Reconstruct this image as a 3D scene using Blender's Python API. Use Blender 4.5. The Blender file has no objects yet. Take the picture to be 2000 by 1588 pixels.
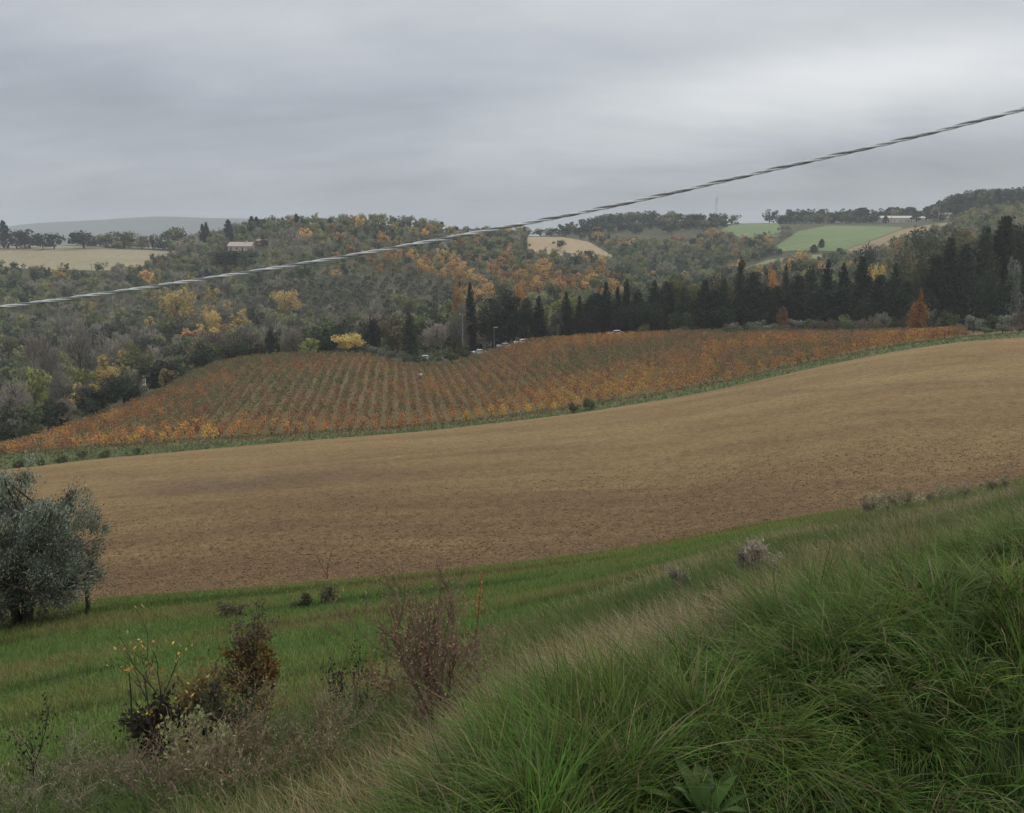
import bpy, math, random
import numpy as np
from mathutils import Vector
rng = np.random.default_rng(7)
random.seed(7)
S = bpy.context.scene
COL = S.collection
# ---------------------------------------------------------------- camera model (eye at the origin, looking +Y, pitched down)
F, PITCH = 1732.0, math.radians(11.5)
CP, SP = math.cos(PITCH), math.sin(PITCH)
def ray(px, py):
    a = (np.asarray(px, float) - 1000) / F; b = (794 - np.asarray(py, float)) / F
    y = CP + b * SP
    return a / y, (-SP + b * CP) / y          # tan azimuth, tan elevation
def screen(x, y, z):
    x, y, z = map(np.asarray, (x, y, z))
    d = y * CP - z * SP; u = y * SP + z * CP
    return 1000 + F * x / d, 794 - F * u / d
# ---------------------------------------------------------------- terrain: features as (px, py, distance) lists
def pchip(xk, yk, x):
    xk = np.asarray(xk, float); yk = np.asarray(yk, float)
    h = np.diff(xk); d = np.diff(yk) / h
    m = np.zeros_like(yk)
    for i in range(1, len(xk) - 1):
        if d[i-1] * d[i] > 0:
            w1, w2 = 2*h[i] + h[i-1], h[i] + 2*h[i-1]
            m[i] = (w1 + w2) / (w1 / d[i-1] + w2 / d[i])
    m[0], m[-1] = d[0], d[-1]
    x = np.clip(x, xk[0], xk[-1])
    i = np.clip(np.searchsorted(xk, x) - 1, 0, len(xk) - 2)
    t = (x - xk[i]) / h[i]
    return ((1+2*t)*(1-t)**2*yk[i] + t*(1-t)**2*h[i]*m[i] + t*t*(3-2*t)*yk[i+1] + t*t*(t-1)*h[i]*m[i+1])
EDGE = [(-800,2900,1.15),(0,2450,1.5),(300,2150,1.8),(700,1900,2.3),(1000,1590,2.95),(1200,1455,3.6),(1500,1285,4.6),(1750,1170,5.4),(2000,1062,6.2),(2500,910,7.8),(3200,800,9)]
FOOT = [(-800,1830,3.8),(0,1640,4.6),(300,1540,5.0),(500,1480,5.5),(700,1400,6.3),(1000,1262,8.2),(1300,1140,11),(1500,1066,14),(1800,995,20),(2000,952,24),(2500,835,32),(3200,740,40)]
FNEAR = [(-800,1330,18),(0,1200,20.5),(200,1172,21),(500,1150,21.5),(700,1132,22),(1000,1102,23.5),(1300,1060,25.5),(1500,1022,27.5),(1650,998,29),(1800,975,31),(2000,935,34),(2500,820,42),(3200,730,52)]
CREST = [(-800,1010,95),(0,918,100),(80,910,102),(175,898,103),(300,887,104),(490,870,106),(660,856,107),(820,843,109),(1000,823,111),(1120,808,113),(1225,792,115),(1300,780,116),(1420,757,118),(1500,739,120),(1650,706,124),(1790,680,127),(1900,666,130),(2000,659,133),(2500,630,140),(3200,600,150)]
MARGIN = [(-800,40),(0,28),(250,17),(500,9),(750,6),(1000,5),(1250,8),(1500,9),(1750,9),(1900,8),(2000,7),(2500,7),(3200,7)]
VTOP = [(-800,948,135),(0,882,142),(130,842,160),(300,776,185),(430,716,215),(550,700,225),(700,697,228),(800,716,221),(870,714,222),(950,692,232),(1050,669,240),(1250,657,245),(1500,651,245),(1750,650,238),(1900,648,222),(2000,645,205),(2500,612,205),(3200,580,205)]
GULLY = [(-800,880,225),(0,860,235),(130,800,262),(300,742,290),(430,715,300),(550,698,310),(700,688,310),(900,668,310),(1000,660,310),(1250,648,320),(1500,640,320),(1750,630,320),(2000,608,300),(2500,570,300),(3200,540,300)]
SL1 = [(-800,650,430),(0,640,430),(250,640,430),(430,632,430),(600,622,430),(750,612,430),(900,602,430),(1000,592,430),(1150,580,430),(1300,590,430),(1450,570,430),(1600,548,430),(1750,540,430),(1900,530,420),(2000,515,420),(2500,490,420),(3200,480,420)]
SL2 = [(-800,540,570),(0,535,570),(250,530,570),(430,525,560),(600,510,550),(750,505,550),(900,520,560),(1000,515,570),(1150,525,580),(1300,550,580),(1450,530,580),(1600,505,580),(1750,490,570),(1900,470,560),(2000,452,550),(2500,440,550),(3200,440,550)]
SL3 = [(-800,478,760),(0,480,760),(150,479,750),(330,486,730),(430,462,690),(500,446,680),(600,441,680),(750,439,690),(840,446,700),(900,462,720),(1000,460,800),(1100,464,800),(1200,478,760),(1300,482,750),(1420,468,750),(1550,456,750),(1700,452,750),(1800,446,740),(1900,424,740),(2000,408,740),(2500,395,740),(3200,400,740)]
SL4 = [(-800,500,1000),(0,500,1000),(330,500,1000),(500,480,1000),(750,475,1000),(900,480,1000),(1000,470,1000),(1100,453,1000),(1200,442,1000),(1300,437,1000),(1420,437,1000),(1550,435,1000),(1700,434,1000),(1800,432,960),(1860,408,930),(1920,394,930),(2000,390,930),(2500,388,930),(3200,388,930)]
SL5 = [(-800,530,1500),(3200,530,1500)]
SL6 = [(-800,462,3000),(3200,462,3000)]
AG = np.arange(-2.4, 2.4001, 0.004)
LG = np.linspace(math.log(0.4), math.log(3000), 1500)
def feat(lst):
    p = np.array(lst, float)
    a, t = ray(p[:,0], p[:,1])
    return pchip(a, t, AG), pchip(a, np.log(p[:,2]), AG)
_cr = np.array(CREST, float); _ca, _ct = ray(_cr[:,0], _cr[:,1])
_mm = np.array(MARGIN, float)
fE, fS, fM, fC, fV, fG, f1, f2, f3, f4, f5, f6 = [feat(l) for l in (EDGE, FOOT, FNEAR, CREST, VTOP, GULLY, SL1, SL2, SL3, SL4, SL5, SL6)]
mar = np.interp(AG, ray(_mm[:,0], np.full(len(_mm), 800))[0], _mm[:,1]) / F
f0 = (np.full(len(AG), -2.2/0.4), np.full(len(AG), math.log(0.4)))
fMid = (fM[0]*0.36 + fC[0]*0.64 - 0.003*np.sin(AG*7), fM[1]*0.47 + fC[1]*0.53)
fD = (fC[0] - 0.012, fC[1] + 0.10)
fV0 = (fC[0] + mar, fC[1] + 0.17)
FEATS = [f0, fE, fS, fM, fMid, fC, fD, fV0, fV, fG, f1, f2, f3, f4, f5, f6]
TK = np.array([f[0] for f in FEATS]); LK = np.array([f[1] for f in FEATS])
for k in range(1, len(FEATS)):                      # keep distances increasing
    LK[k] = np.maximum(LK[k], LK[k-1] + 0.02)
TAB = np.array([pchip(LK[:,i], TK[:,i], LG) for i in range(len(AG))])
def tanel(a, Y):
    fi = np.clip((np.asarray(a, float) - AG[0]) / 0.004, 0, len(AG) - 1.001)
    fj = np.clip((np.log(np.maximum(Y, 0.4)) - LG[0]) / (LG[1] - LG[0]), 0, len(LG) - 1.001)
    i, j = fi.astype(int), fj.astype(int); u, v = fi - i, fj - j
    return (TAB[i,j]*(1-u)*(1-v) + TAB[i+1,j]*u*(1-v) + TAB[i,j+1]*(1-u)*v + TAB[i+1,j+1]*u*v)
def terr(x, y):
    y = np.maximum(np.asarray(y, float), 0.4)
    return tanel(np.asarray(x, float) / y, y) * y
def featL(k, a):
    return np.interp(a, AG, LK[k])
def hit(px, py, Y0=0.5, Y1=2500.):
    """first terrain point along the ray through a photo pixel, beyond Y0"""
    a, t = ray(px, py)
    Ys = np.exp(np.linspace(math.log(Y0), math.log(Y1), 900))
    tt = tanel(np.full(900, float(a)), Ys)
    k = int(np.argmax(tt >= t)) if (tt >= t).any() else int(np.argmax(tt))
    Y = Ys[k]
    return np.array([a * Y, Y, float(terr(a * Y, Y))])
# ---------------------------------------------------------------- materials
def mat(name):
    m = bpy.data.materials.new(name); m.use_nodes = True
    nt = m.node_tree
    return m, nt, nt.nodes['Principled BSDF'], nt.nodes['Material Output']
def node(nt, t, **kw):
    n = nt.nodes.new(t)
    for k, v in kw.items(): setattr(n, k, v)
    return n
def ramp(nt, fac, stops):
    r = node(nt, 'ShaderNodeValToRGB'); e = r.color_ramp.elements
    while len(e) < len(stops): e.new(0.5)
    for q, (p, c) in zip(e, stops): q.position = p; q.color = (*c, 1)
    nt.links.new(fac, r.inputs[0]); return r.outputs[0]
def noise(nt, scale, detail=4, rough=0.6, vec=None, mapscale=None, dist=0):
    n = node(nt, 'ShaderNodeTexNoise'); n.inputs['Scale'].default_value = scale; n.inputs['Detail'].default_value = detail
    n.inputs['Roughness'].default_value = rough; n.inputs['Distortion'].default_value = dist
    if vec is None: vec = node(nt, 'ShaderNodeTexCoord').outputs['Object']
    if mapscale:
        mp = node(nt, 'ShaderNodeMapping'); mp.inputs['Scale'].default_value = mapscale; nt.links.new(vec, mp.inputs[0]); vec = mp.outputs[0]
    nt.links.new(vec, n.inputs['Vector']); return n.outputs['Fac']
def mix(nt, fac, a, b, mode='MIX'):
    m = node(nt, 'ShaderNodeMix', data_type='RGBA', blend_type=mode)
    if hasattr(fac, 'links'): nt.links.new(fac, m.inputs['Factor'])
    else: m.inputs['Factor'].default_value = fac
    for v, s in ((a, m.inputs['A']), (b, m.inputs['B'])):
        if hasattr(v, 'links'): nt.links.new(v, s)
        else: s.default_value = (*v, 1)
    return m.outputs['Result']
def plant_mat(name, trans=0.25, vary=0.35, rough=0.75, spec=0.15):
    """colour of every leaf comes from the mesh's Col attribute, each plant a little lighter or darker than the next"""
    m, nt, b, out = mat(name)
    at = node(nt, 'ShaderNodeAttribute', attribute_name='Col')
    oi = node(nt, 'ShaderNodeObjectInfo')
    mr = node(nt, 'ShaderNodeMapRange'); mr.inputs['To Min'].default_value = 1 - vary; mr.inputs['To Max'].default_value = 1 + vary
    nt.links.new(oi.outputs['Random'], mr.inputs['Value'])
    cb = node(nt, 'ShaderNodeCombineColor')
    for s in cb.inputs: nt.links.new(mr.outputs[0], s)
    c = mix(nt, 1.0, at.outputs['Color'], cb.outputs[0], 'MULTIPLY')
    nt.links.new(c, b.inputs['Base Color']); b.inputs['Roughness'].default_value = rough; b.inputs['Specular IOR Level'].default_value = spec
    if trans > 0:
        tr = node(nt, 'ShaderNodeBsdfTranslucent'); nt.links.new(c, tr.inputs[0])
        ms = node(nt, 'ShaderNodeMixShader'); ms.inputs[0].default_value = trans
        nt.links.new(b.outputs[0], ms.inputs[1]); nt.links.new(tr.outputs[0], ms.inputs[2]); nt.links.new(ms.outputs[0], out.inputs[0])
    return m
M_LEAF = plant_mat('foliage')
M_VINE = plant_mat('vine_leaves', 0.3, 0.3)
M_GRASS = plant_mat('grass_blades', 0.35, 0.0, 0.6, 0.12)
M_DRY = plant_mat('dry_stalks', 0.1, 0.1, 0.85, 0.1)
def simple(name, c, rough=0.7, nscale=None, var=0.3, spec=0.3, metal=0):
    m, nt, b, out = mat(name)
    b.inputs['Roughness'].default_value = rough; b.inputs['Specular IOR Level'].default_value = spec; b.inputs['Metallic'].default_value = metal
    if nscale:
        f = noise(nt, nscale, 5)
        nt.links.new(ramp(nt, f, [(0.3, tuple(x*(1-var) for x in c)), (0.7, tuple(min(1, x*(1+var)) for x in c))]), b.inputs['Base Color'])
    else: b.inputs['Base Color'].default_value = (*c, 1)
    return m
M_BARK = simple('bark', (.07,.058,.046), .9, 6, .5)
M_PAINT = simple('white_car_paint', (.75,.76,.76), .3, 3, .04, .5)
M_PAINT2 = simple('silver_car_paint', (.42,.44,.45), .3, 3, .04, .5)
M_GLASS = simple('car_glass', (.02,.025,.03), .1, 2, .1, .6)
M_TYRE = simple('tyre_rubber', (.02,.02,.02), .85, 9, .2)
M_RIM = simple('wheel_metal', (.4,.4,.4), .4, 9, .1, .5)
M_ROOF = simple('roof_tiles', (.36,.21,.16), .85, .9, .25)
M_WALL = simple('pink_plaster', (.5,.42,.36), .9, .5, .15)
M_PALE = simple('pale_plaster', (.6,.58,.53), .9, .5, .12)
M_DARK = simple('dark_window', (.03,.03,.035), .3, 2, .2)
M_POLE = simple('weathered_concrete', (.24,.235,.225), .85, 5, .2)
M_STEEL = simple('grey_steel', (.25,.26,.27), .5, 5, .2, .5, .4)
M_WIREL = simple('cable_pale_sheath', (.66,.66,.65), .45, 20, .15, .5)
M_WIRED = simple('cable_dark_sheath', (.26,.26,.265), .5, 20, .2, .5)
M_CRATE = simple('white_plastic', (.7,.69,.66), .6, 4, .06)

def ground_mat(name, stops, scale, bump, bscale, mapscale=(1,1,1), fine=None, bdist=0.05):
    m, nt, b, out = mat(name)
    f = noise(nt, scale, 7, .62, mapscale=mapscale, dist=.4)
    c = ramp(nt, f, stops)
    if fine:
        g = noise(nt, fine[0], 6, .7)
        c = mix(nt, 1.0, c, ramp(nt, g, [(.3, (fine[1],)*3), (.7, (fine[2],)*3)]), 'MULTIPLY')
    nt.links.new(c, b.inputs['Base Color']); b.inputs['Roughness'].default_value = .95; b.inputs['Specular IOR Level'].default_value = .08
    if bump:
        bn = node(nt, 'ShaderNodeBump'); bn.inputs['Strength'].default_value = bump; bn.inputs['Distance'].default_value = bdist
        nt.links.new(noise(nt, bscale, 8, .7), bn.inputs['Height']); nt.links.new(bn.outputs[0], b.inputs['Normal'])
    return m
M_BANK = ground_mat('bank_earth', [(.3,(.018,.026,.009)),(.55,(.032,.046,.015)),(.75,(.05,.06,.024))], 2.5, .8, 14)
M_MEADOW = ground_mat('meadow_turf', [(.32,(.085,.115,.036)),(.5,(.115,.155,.046)),(.62,(.135,.15,.052)),(.75,(.165,.145,.07))], .35, .6, 14, (1,2.2,1), (9,.65,1.3))
M_VGROUND = ground_mat('vineyard_grass', [(.3,(.20,.125,.066)),(.5,(.175,.13,.068)),(.7,(.135,.135,.062))], .12, .5, 2, (1,1,1), (.9,.7,1.3))
M_HILL = ground_mat('hill_scrub', [(.3,(.060,.066,.038)),(.5,(.085,.088,.050)),(.72,(.12,.112,.066))], .03, .6, .5, (1,1,1), (.35,.65,1.35), .6)
M_MOUNT = ground_mat('far_mountain', [(.3,(.06,.075,.06)),(.7,(.13,.13,.09))], .01, 0, 1)
# soil: clods of several sizes, streaky tone, painted clod and undulation shade
def soil():
    m, nt, b, out = mat('ploughed_soil')
    big = noise(nt, .05, 6, .6, mapscale=(1,2.6,1), dist=.6)
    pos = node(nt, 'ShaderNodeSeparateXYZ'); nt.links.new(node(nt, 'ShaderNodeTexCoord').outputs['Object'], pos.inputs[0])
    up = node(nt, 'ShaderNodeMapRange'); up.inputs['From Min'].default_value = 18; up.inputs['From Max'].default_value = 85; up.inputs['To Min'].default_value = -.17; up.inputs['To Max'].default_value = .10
    nt.links.new(pos.outputs[1], up.inputs['Value'])                       # clod shade painted into the colour: darker at the near edge, paler uphill
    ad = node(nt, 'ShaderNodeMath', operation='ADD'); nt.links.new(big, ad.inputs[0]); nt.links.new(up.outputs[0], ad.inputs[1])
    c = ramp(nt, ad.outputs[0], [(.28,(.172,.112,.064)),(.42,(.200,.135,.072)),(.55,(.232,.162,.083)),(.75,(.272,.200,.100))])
    band_at = node(nt, 'ShaderNodeAttribute', attribute_name='Col')               # painted shade of an undulation, plus two thinner dark lines
    c = mix(nt, band_at.outputs['Fac'], c, (.135,.095,.068))
    g1 = noise(nt, 2.3, 8, .72); g2 = noise(nt, 11, 6, .7)
    g0 = noise(nt, .7, 5, .7)
    c = mix(nt, 1, c, ramp(nt, g0, [(.32,(.88,.87,.86)),(.5,(1,1,1)),(.68,(1.07,1.07,1.06))]), 'MULTIPLY')
    c = mix(nt, 1, c, ramp(nt, g1, [(.34,(.62,.60,.58)),(.5,(1,1,1)),(.68,(1.2,1.2,1.19))]), 'MULTIPLY')
    c = mix(nt, 1, c, ramp(nt, g2, [(.34,(.60,.58,.56)),(.5,(1,1,1)),(.70,(1.3,1.3,1.28))]), 'MULTIPLY')
    nt.links.new(c, b.inputs['Base Color']); b.inputs['Roughness'].default_value = .95; b.inputs['Specular IOR Level'].default_value = .05
    b1 = node(nt, 'ShaderNodeBump'); b1.inputs['Strength'].default_value = .9; b1.inputs['Distance'].default_value = .14
    nt.links.new(g1, b1.inputs['Height'])
    b2 = node(nt, 'ShaderNodeBump'); b2.inputs['Strength'].default_value = .8; b2.inputs['Distance'].default_value = .05
    nt.links.new(g2, b2.inputs['Height']); nt.links.new(b1.outputs[0], b2.inputs['Normal']); nt.links.new(b2.outputs[0], b.inputs['Normal'])
    return m
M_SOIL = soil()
# ---------------------------------------------------------------- mesh helpers
def mesh(name, v, faces=None, quads=None, tris=None, col=None, mats=(), smooth=False, midx=None):
    me = bpy.data.meshes.new(name)
    v = np.ascontiguousarray(v, dtype=np.float32)
    if faces is not None:
        me.from_pydata([tuple(map(float, p)) for p in v], [], faces)
    else:
        q = np.zeros((0,4), np.int32) if quads is None else np.asarray(quads, np.int32)
        t = np.zeros((0,3), np.int32) if tris is None else np.asarray(tris, np.int32)
        me.vertices.add(len(v)); me.vertices.foreach_set('co', v.ravel())
        li = np.concatenate([q.ravel(), t.ravel()]).astype(np.int32)
        me.loops.add(len(li)); me.loops.foreach_set('vertex_index', li)
        me.polygons.add(len(q) + len(t))
        st = np.concatenate([np.arange(len(q))*4, len(q)*4 + np.arange(len(t))*3]).astype(np.int32)
        me.polygons.foreach_set('loop_start', st)
    for m in mats: me.materials.append(m)
    if midx is not None: me.polygons.foreach_set('material_index', np.asarray(midx, np.int32))
    if smooth: me.polygons.foreach_set('use_smooth', np.ones(len(me.polygons), bool))
    me.update(calc_edges=True)
    if faces is not None: me.validate()
    if col is not None:
        at = me.color_attributes.new('Col', 'FLOAT_COLOR', 'POINT')
        c = np.ones((len(v), 4), np.float32); c[:,:3] = col
        at.data.foreach_set('color', c.ravel())
    return me
def link(name, me, parent=None, loc=None):
    o = bpy.data.objects.new(name, me); COL.objects.link(o)
    if parent is not None: o.parent = parent
    if loc is not None: o.location = [float(q) for q in loc]
    return o
def tag(o, label=None, cat=None, group=None, kind=None):
    if label: o['label'] = label
    if cat: o['category'] = cat
    if group: o['group'] = group
    if kind: o['kind'] = kind
    return o
def unit(v): return v / (np.linalg.norm(v, axis=-1, keepdims=True) + 1e-9)
def leaves(c, L, W, d=None, jit=1.0):
    """diamond leaves at centres c, long axis d (random if None)"""
    n = len(c); r = rng.normal(size=(n,3))
    t = unit(r) if d is None else unit(d + jit * r)
    b = unit(np.cross(t, rng.normal(size=(n,3))))
    L = np.broadcast_to(L, n)[:,None]; W = np.broadcast_to(W, n)[:,None]
    v = np.stack([c + t*L/2, c + b*W/2, c - t*L/2, c - b*W/2], 1).reshape(-1,3)
    return v
def tubes(paths, sides=4):
    V, Q, n = [], [], 0
    ang = np.arange(sides) * 2*math.pi/sides
    for pts, rad in paths:
        pts = np.asarray(pts, float); rad = np.broadcast_to(rad, len(pts))
        tg = unit(np.gradient(pts, axis=0))
        ref = np.where(np.abs(tg[:,2:3]) < .9, [[0,0,1.]], [[1.,0,0]])
        u = unit(np.cross(tg, ref)); w = np.cross(tg, u)
        V.append((pts[:,None] + rad[:,None,None]*(np.cos(ang)[None,:,None]*u[:,None] + np.sin(ang)[None,:,None]*w[:,None])).reshape(-1,3))
        for i in range(len(pts)-1):
            for s in range(sides):
                s2 = (s+1) % sides
                Q.append((n+i*sides+s, n+i*sides+s2, n+(i+1)*sides+s2, n+(i+1)*sides+s))
        n += len(pts)*sides
    return np.concatenate(V), np.array(Q)
def join(*parts):
    """parts: (verts, quads, colour per vertex)"""
    V, Q, C, n = [], [], [], 0
    for v, q, c in parts:
        V.append(v); Q.append(np.asarray(q) + n); C.append(np.broadcast_to(c, (len(v),3))); n += len(v)
    return np.concatenate(V), np.concatenate(Q), np.concatenate(C)
def lq(v): return np.arange(len(v)).reshape(-1,4)
def box(x0,x1,y0,y1,z0,z1):
    v = [(x0,y0,z0),(x1,y0,z0),(x1,y1,z0),(x0,y1,z0),(x0,y0,z1),(x1,y0,z1),(x1,y1,z1),(x0,y1,z1)]
    return np.array(v, float), np.array([(0,3,2,1),(4,5,6,7),(0,1,5,4),(1,2,6,5),(2,3,7,6),(3,0,4,7)])
def boxes(lst):
    V, Q, n = [], [], 0
    for b in lst:
        v, q = box(*b); V.append(v); Q.append(q+n); n += 8
    return np.concatenate(V), np.concatenate(Q)
# ---------------------------------------------------------------- ground sheets
acols = np.unique(np.concatenate([np.linspace(-2.2,-.72,38), np.linspace(-.72,.72,420), np.linspace(.72,2.2,38)]))
def sheet(name, k0, k1, rows, m, rough=0, step=0):
    l0, l1 = featL(k0, acols), featL(k1, acols)
    s = np.linspace(0, 1, rows)[:,None]
    Lr = l0[None]*(1-s) + l1[None]*s
    Y = np.exp(Lr); A = np.broadcast_to(acols, Y.shape)
    X = A*Y; Z = tanel(A, Y)*Y
    if rough:
        e = np.minimum(1, np.minimum(s, 1-s)*20)
        Z = Z + rng.normal(size=Z.shape)*rough*e
    v = np.stack([X, Y, Z], -1).reshape(-1,3)
    n = len(acols); i = np.arange(rows-1)[:,None]*n + np.arange(n-1)[None]
    q = np.stack([i, i+1, i+n+1, i+n], -1).reshape(-1,4)
    o = link(name, mesh(name, v, quads=q, mats=[m], smooth=True)); tag(o, kind='structure'); return o
tag(sheet('bank', 0, 2, 60, M_BANK), 'earth bank of the road verge falling to the meadow')
sheet('meadow', 2, 3, 50, M_MEADOW)
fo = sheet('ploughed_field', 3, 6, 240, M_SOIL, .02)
fv = np.empty(len(fo.data.vertices)*3, np.float32); fo.data.vertices.foreach_get('co', fv); fv = fv.reshape(-1,3)
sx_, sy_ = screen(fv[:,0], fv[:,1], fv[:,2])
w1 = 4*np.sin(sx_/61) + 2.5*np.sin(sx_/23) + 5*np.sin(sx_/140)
band = .62*np.exp(-((sy_ - 946 + (sx_-400)*.055 - w1)/15)**2)*np.clip((sx_-190)/160,0,1)*np.clip((900-sx_)/300,0,1)  # broad band: shade of a ground undulation painted into the soil colour
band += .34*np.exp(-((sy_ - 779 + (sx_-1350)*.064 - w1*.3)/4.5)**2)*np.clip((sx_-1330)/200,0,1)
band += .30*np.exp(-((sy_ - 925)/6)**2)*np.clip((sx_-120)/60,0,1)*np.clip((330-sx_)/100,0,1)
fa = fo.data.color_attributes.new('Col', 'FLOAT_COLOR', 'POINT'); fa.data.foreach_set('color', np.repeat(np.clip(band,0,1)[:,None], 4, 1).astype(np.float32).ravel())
M_MARGIN = ground_mat('margin_turf', [(.32,(.075,.10,.042)),(.5,(.105,.13,.055)),(.7,(.145,.145,.072))], .25, .6, 3, (1,1,1), (1.4,.7,1.3))
sheet('grass_margin', 6, 7, 24, M_MARGIN)
sheet('vineyard_ground', 7, 8, 50, M_VGROUND)
sheet('hillside', 8, 15, 220, M_HILL)
v, q = box(-8, 8, -6, .38, -2.6, -2.205)
tag(link('verge', mesh('verge', v, quads=q, mats=[M_BANK])), kind='structure')
# fields draped on the far hills
def drape(name, top, bot, Ymin, m, dz=.35, n=40, rows=12):
    top, bot = np.array(top, float), np.array(bot, float)
    xs = np.linspace(max(top[0,0], bot[0,0]), min(top[-1,0], bot[-1,0]), n)
    V = []
    for s in np.linspace(0, 1, rows):
        for x in xs:
            y = np.interp(x, top[:,0], top[:,1])*s + np.interp(x, bot[:,0], bot[:,1])*(1-s)
            V.append(hit(x, y, Ymin, 1100))
    V = np.array(V); V[:,2] += dz
    i = np.arange(rows-1)[:,None]*n + np.arange(n-1)[None]
    q = np.stack([i, i+1, i+n+1, i+n], -1).reshape(-1,4)
    return tag(link(name, mesh(name, V, quads=q, mats=[m], smooth=True)), kind='structure')
def fieldmat(name, c, c2): return ground_mat(name, [(.3,c),(.7,c2)], .012, .4, .6, (1,2.5,1), (.25,.8,1.2), .3)
M_F1 = fieldmat('pale_stubble', (.265,.235,.145), (.33,.29,.19)); M_F2 = fieldmat('tan_tilth', (.31,.24,.145), (.37,.29,.18))
M_F3 = fieldmat('young_crop', (.135,.19,.085), (.185,.225,.105)); M_F4 = fieldmat('brown_tilth', (.24,.18,.11), (.30,.23,.13)); M_F5 = fieldmat('grassy_tilth', (.18,.2,.10), (.26,.23,.14))
FIELDS = [
 ('stubble_field', [(-150,480),(0,482),(100,480),(200,484),(330,492)], [(-150,520),(0,524),(100,528),(200,530),(260,528),(330,500)], 500, M_F1),
 ('tan_field', [(1030,463),(1100,464),(1150,473),(1195,500)], [(1030,494),(1100,501),(1150,506),(1195,508)], 500, M_F2),
 ('crop_field', [(1410,447),(1450,434),(1520,437),(1526,452)], [(1410,456),(1450,466),(1526,463)], 500, M_F3),
 ('crop_field', [(1515,482),(1560,452),(1620,441),(1720,443),(1762,444)], [(1515,493),(1560,490),(1640,492),(1700,471),(1762,448)], 500, M_F3),
 ('brown_field', [(1640,493),(1700,472),(1762,449),(1830,437),(1870,434)], [(1640,503),(1700,494),(1762,471),(1830,447),(1870,438)], 500, M_F4),
 ('grass_field', [(1450,526),(1500,509),(1560,499),(1640,498)], [(1450,536),(1500,526),(1560,511),(1640,502)], 400, M_F5)]
for nm, t, b, y0, m in FIELDS: drape(nm, t, b, y0, m)
def in_field(px, py, padx=4, pady=3):
    r = np.zeros(np.shape(px), bool)
    for nm, t, b, y0, m in FIELDS:
        t, b = np.array(t, float), np.array(b, float)
        r |= (px > t[0,0]-padx) & (px < t[-1,0]+padx) & (py > np.interp(px, t[:,0], t[:,1]) - pady) & (py < np.interp(px, b[:,0], b[:,1]) + pady*2.5)
    return r
# far mountain
xs = np.linspace(-2900, 1050, 90)
prof = 70*np.exp(-((xs+1300)/600)**2) + 42*np.exp(-((xs+1980)/480)**2) + 26*np.exp(-((xs+580)/480)**2) + 3*np.sin(xs/90) - 45
rows = []
for d, h in ((-500,0),(-250,.45),(-90,.85),(0,1),(120,.8),(450,0)):
    rows.append(np.stack([xs, 3900 + d + 60*np.sin(xs/400), -75 + (prof*1.12+75)*h], -1))
v = np.concatenate(rows); n = len(xs); i = np.arange(5)[:,None]*n + np.arange(n-1)[None]
tag(link('mountain', mesh('mountain', v, quads=np.stack([i,i+1,i+n+1,i+n],-1).reshape(-1,4), mats=[M_MOUNT], smooth=True)), kind='structure')
# ---------------------------------------------------------------- tree prototypes (height 1 = unit; crown radius given)
def vary(col, n, amt=.3, hue=.12):
    c = np.atleast_2d(np.asarray(col, float)) * (1 + amt*rng.uniform(-1,1,(n,1))) * (1 + hue*rng.uniform(-1,1,(n,3)))
    return np.clip(c, .004, 1)
def trunk_paths(h, r, limbs, spread, h0=.35):
    P = [(np.array([[0,0,-.04*h],[.01*h,0,.25*h],[-.01*h,.01*h,.55*h],[0,0,.85*h]]), np.array([r*1.25, r, r*.7, r*.2]))]
    for k in range(limbs):
        a = rng.uniform(0, 6.28); z = rng.uniform(h0, .7)*h; e = spread*rng.uniform(.55,.9)
        s = np.array([0,0,z]); d = np.array([math.cos(a)*e, math.sin(a)*e, h*.22*rng.uniform(.6,1.3)])
        P.append((np.array([s, s+d*.5+[0,0,-.01*h], s+d]), np.array([r*.5, r*.33, r*.1])))
    return P
def proto_round(h, rad, ncl, nl, L, col, zc=.6, rz=.4, clump=.34, dark=.25, twig=False, trunk=.022, hue=.15, tp_=0, grain=.3):
    """irregular broad crown made of leaf clumps of uneven size"""
    C = []
    while len(C) < ncl:
        p = rng.uniform(-1,1,3)
        if .12 < p@p < 1: C.append(p*(.55+.45*rng.random()))
    C = np.array(C)
    cr = clump*rng.uniform(.6,1.25,ncl); tone = rng.uniform(1-dark,1+dark,ncl)
    k = rng.integers(0, ncl, nl)
    g = rng.normal(size=(nl,3)); g = unit(g)*rng.uniform(.25,1,(nl,1))**.6
    p = C[k] + g*cr[k][:,None]
    c = p*np.array([rad, rad, rz*h]) + [0,0,zc*h]
    c[:,2] = np.maximum(c[:,2], .05*h)
    c[:,:2] *= (1 + tp_*(.5 - c[:,2:3]/h)).clip(.1)
    LL = L*rng.uniform(.6,1.3,nl)
    if twig: v = leaves(c, LL*1.9, LL*.32, unit(c-[0,0,.2*h])+[0,0,.4], .45)
    else: v = leaves(c, LL, LL*.75)
    col = np.repeat(vary(col, nl, grain, hue*(grain/.3))*tone[k][:,None], 4, 0)
    tp = tubes(trunk_paths(h, trunk*h, 6, rad*.8), 5)
    return dict(crown=(v, lq(v), col), trunk=(tp[0], tp[1], np.array([[.075,.062,.05]])), h=h, r=rad)
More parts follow.
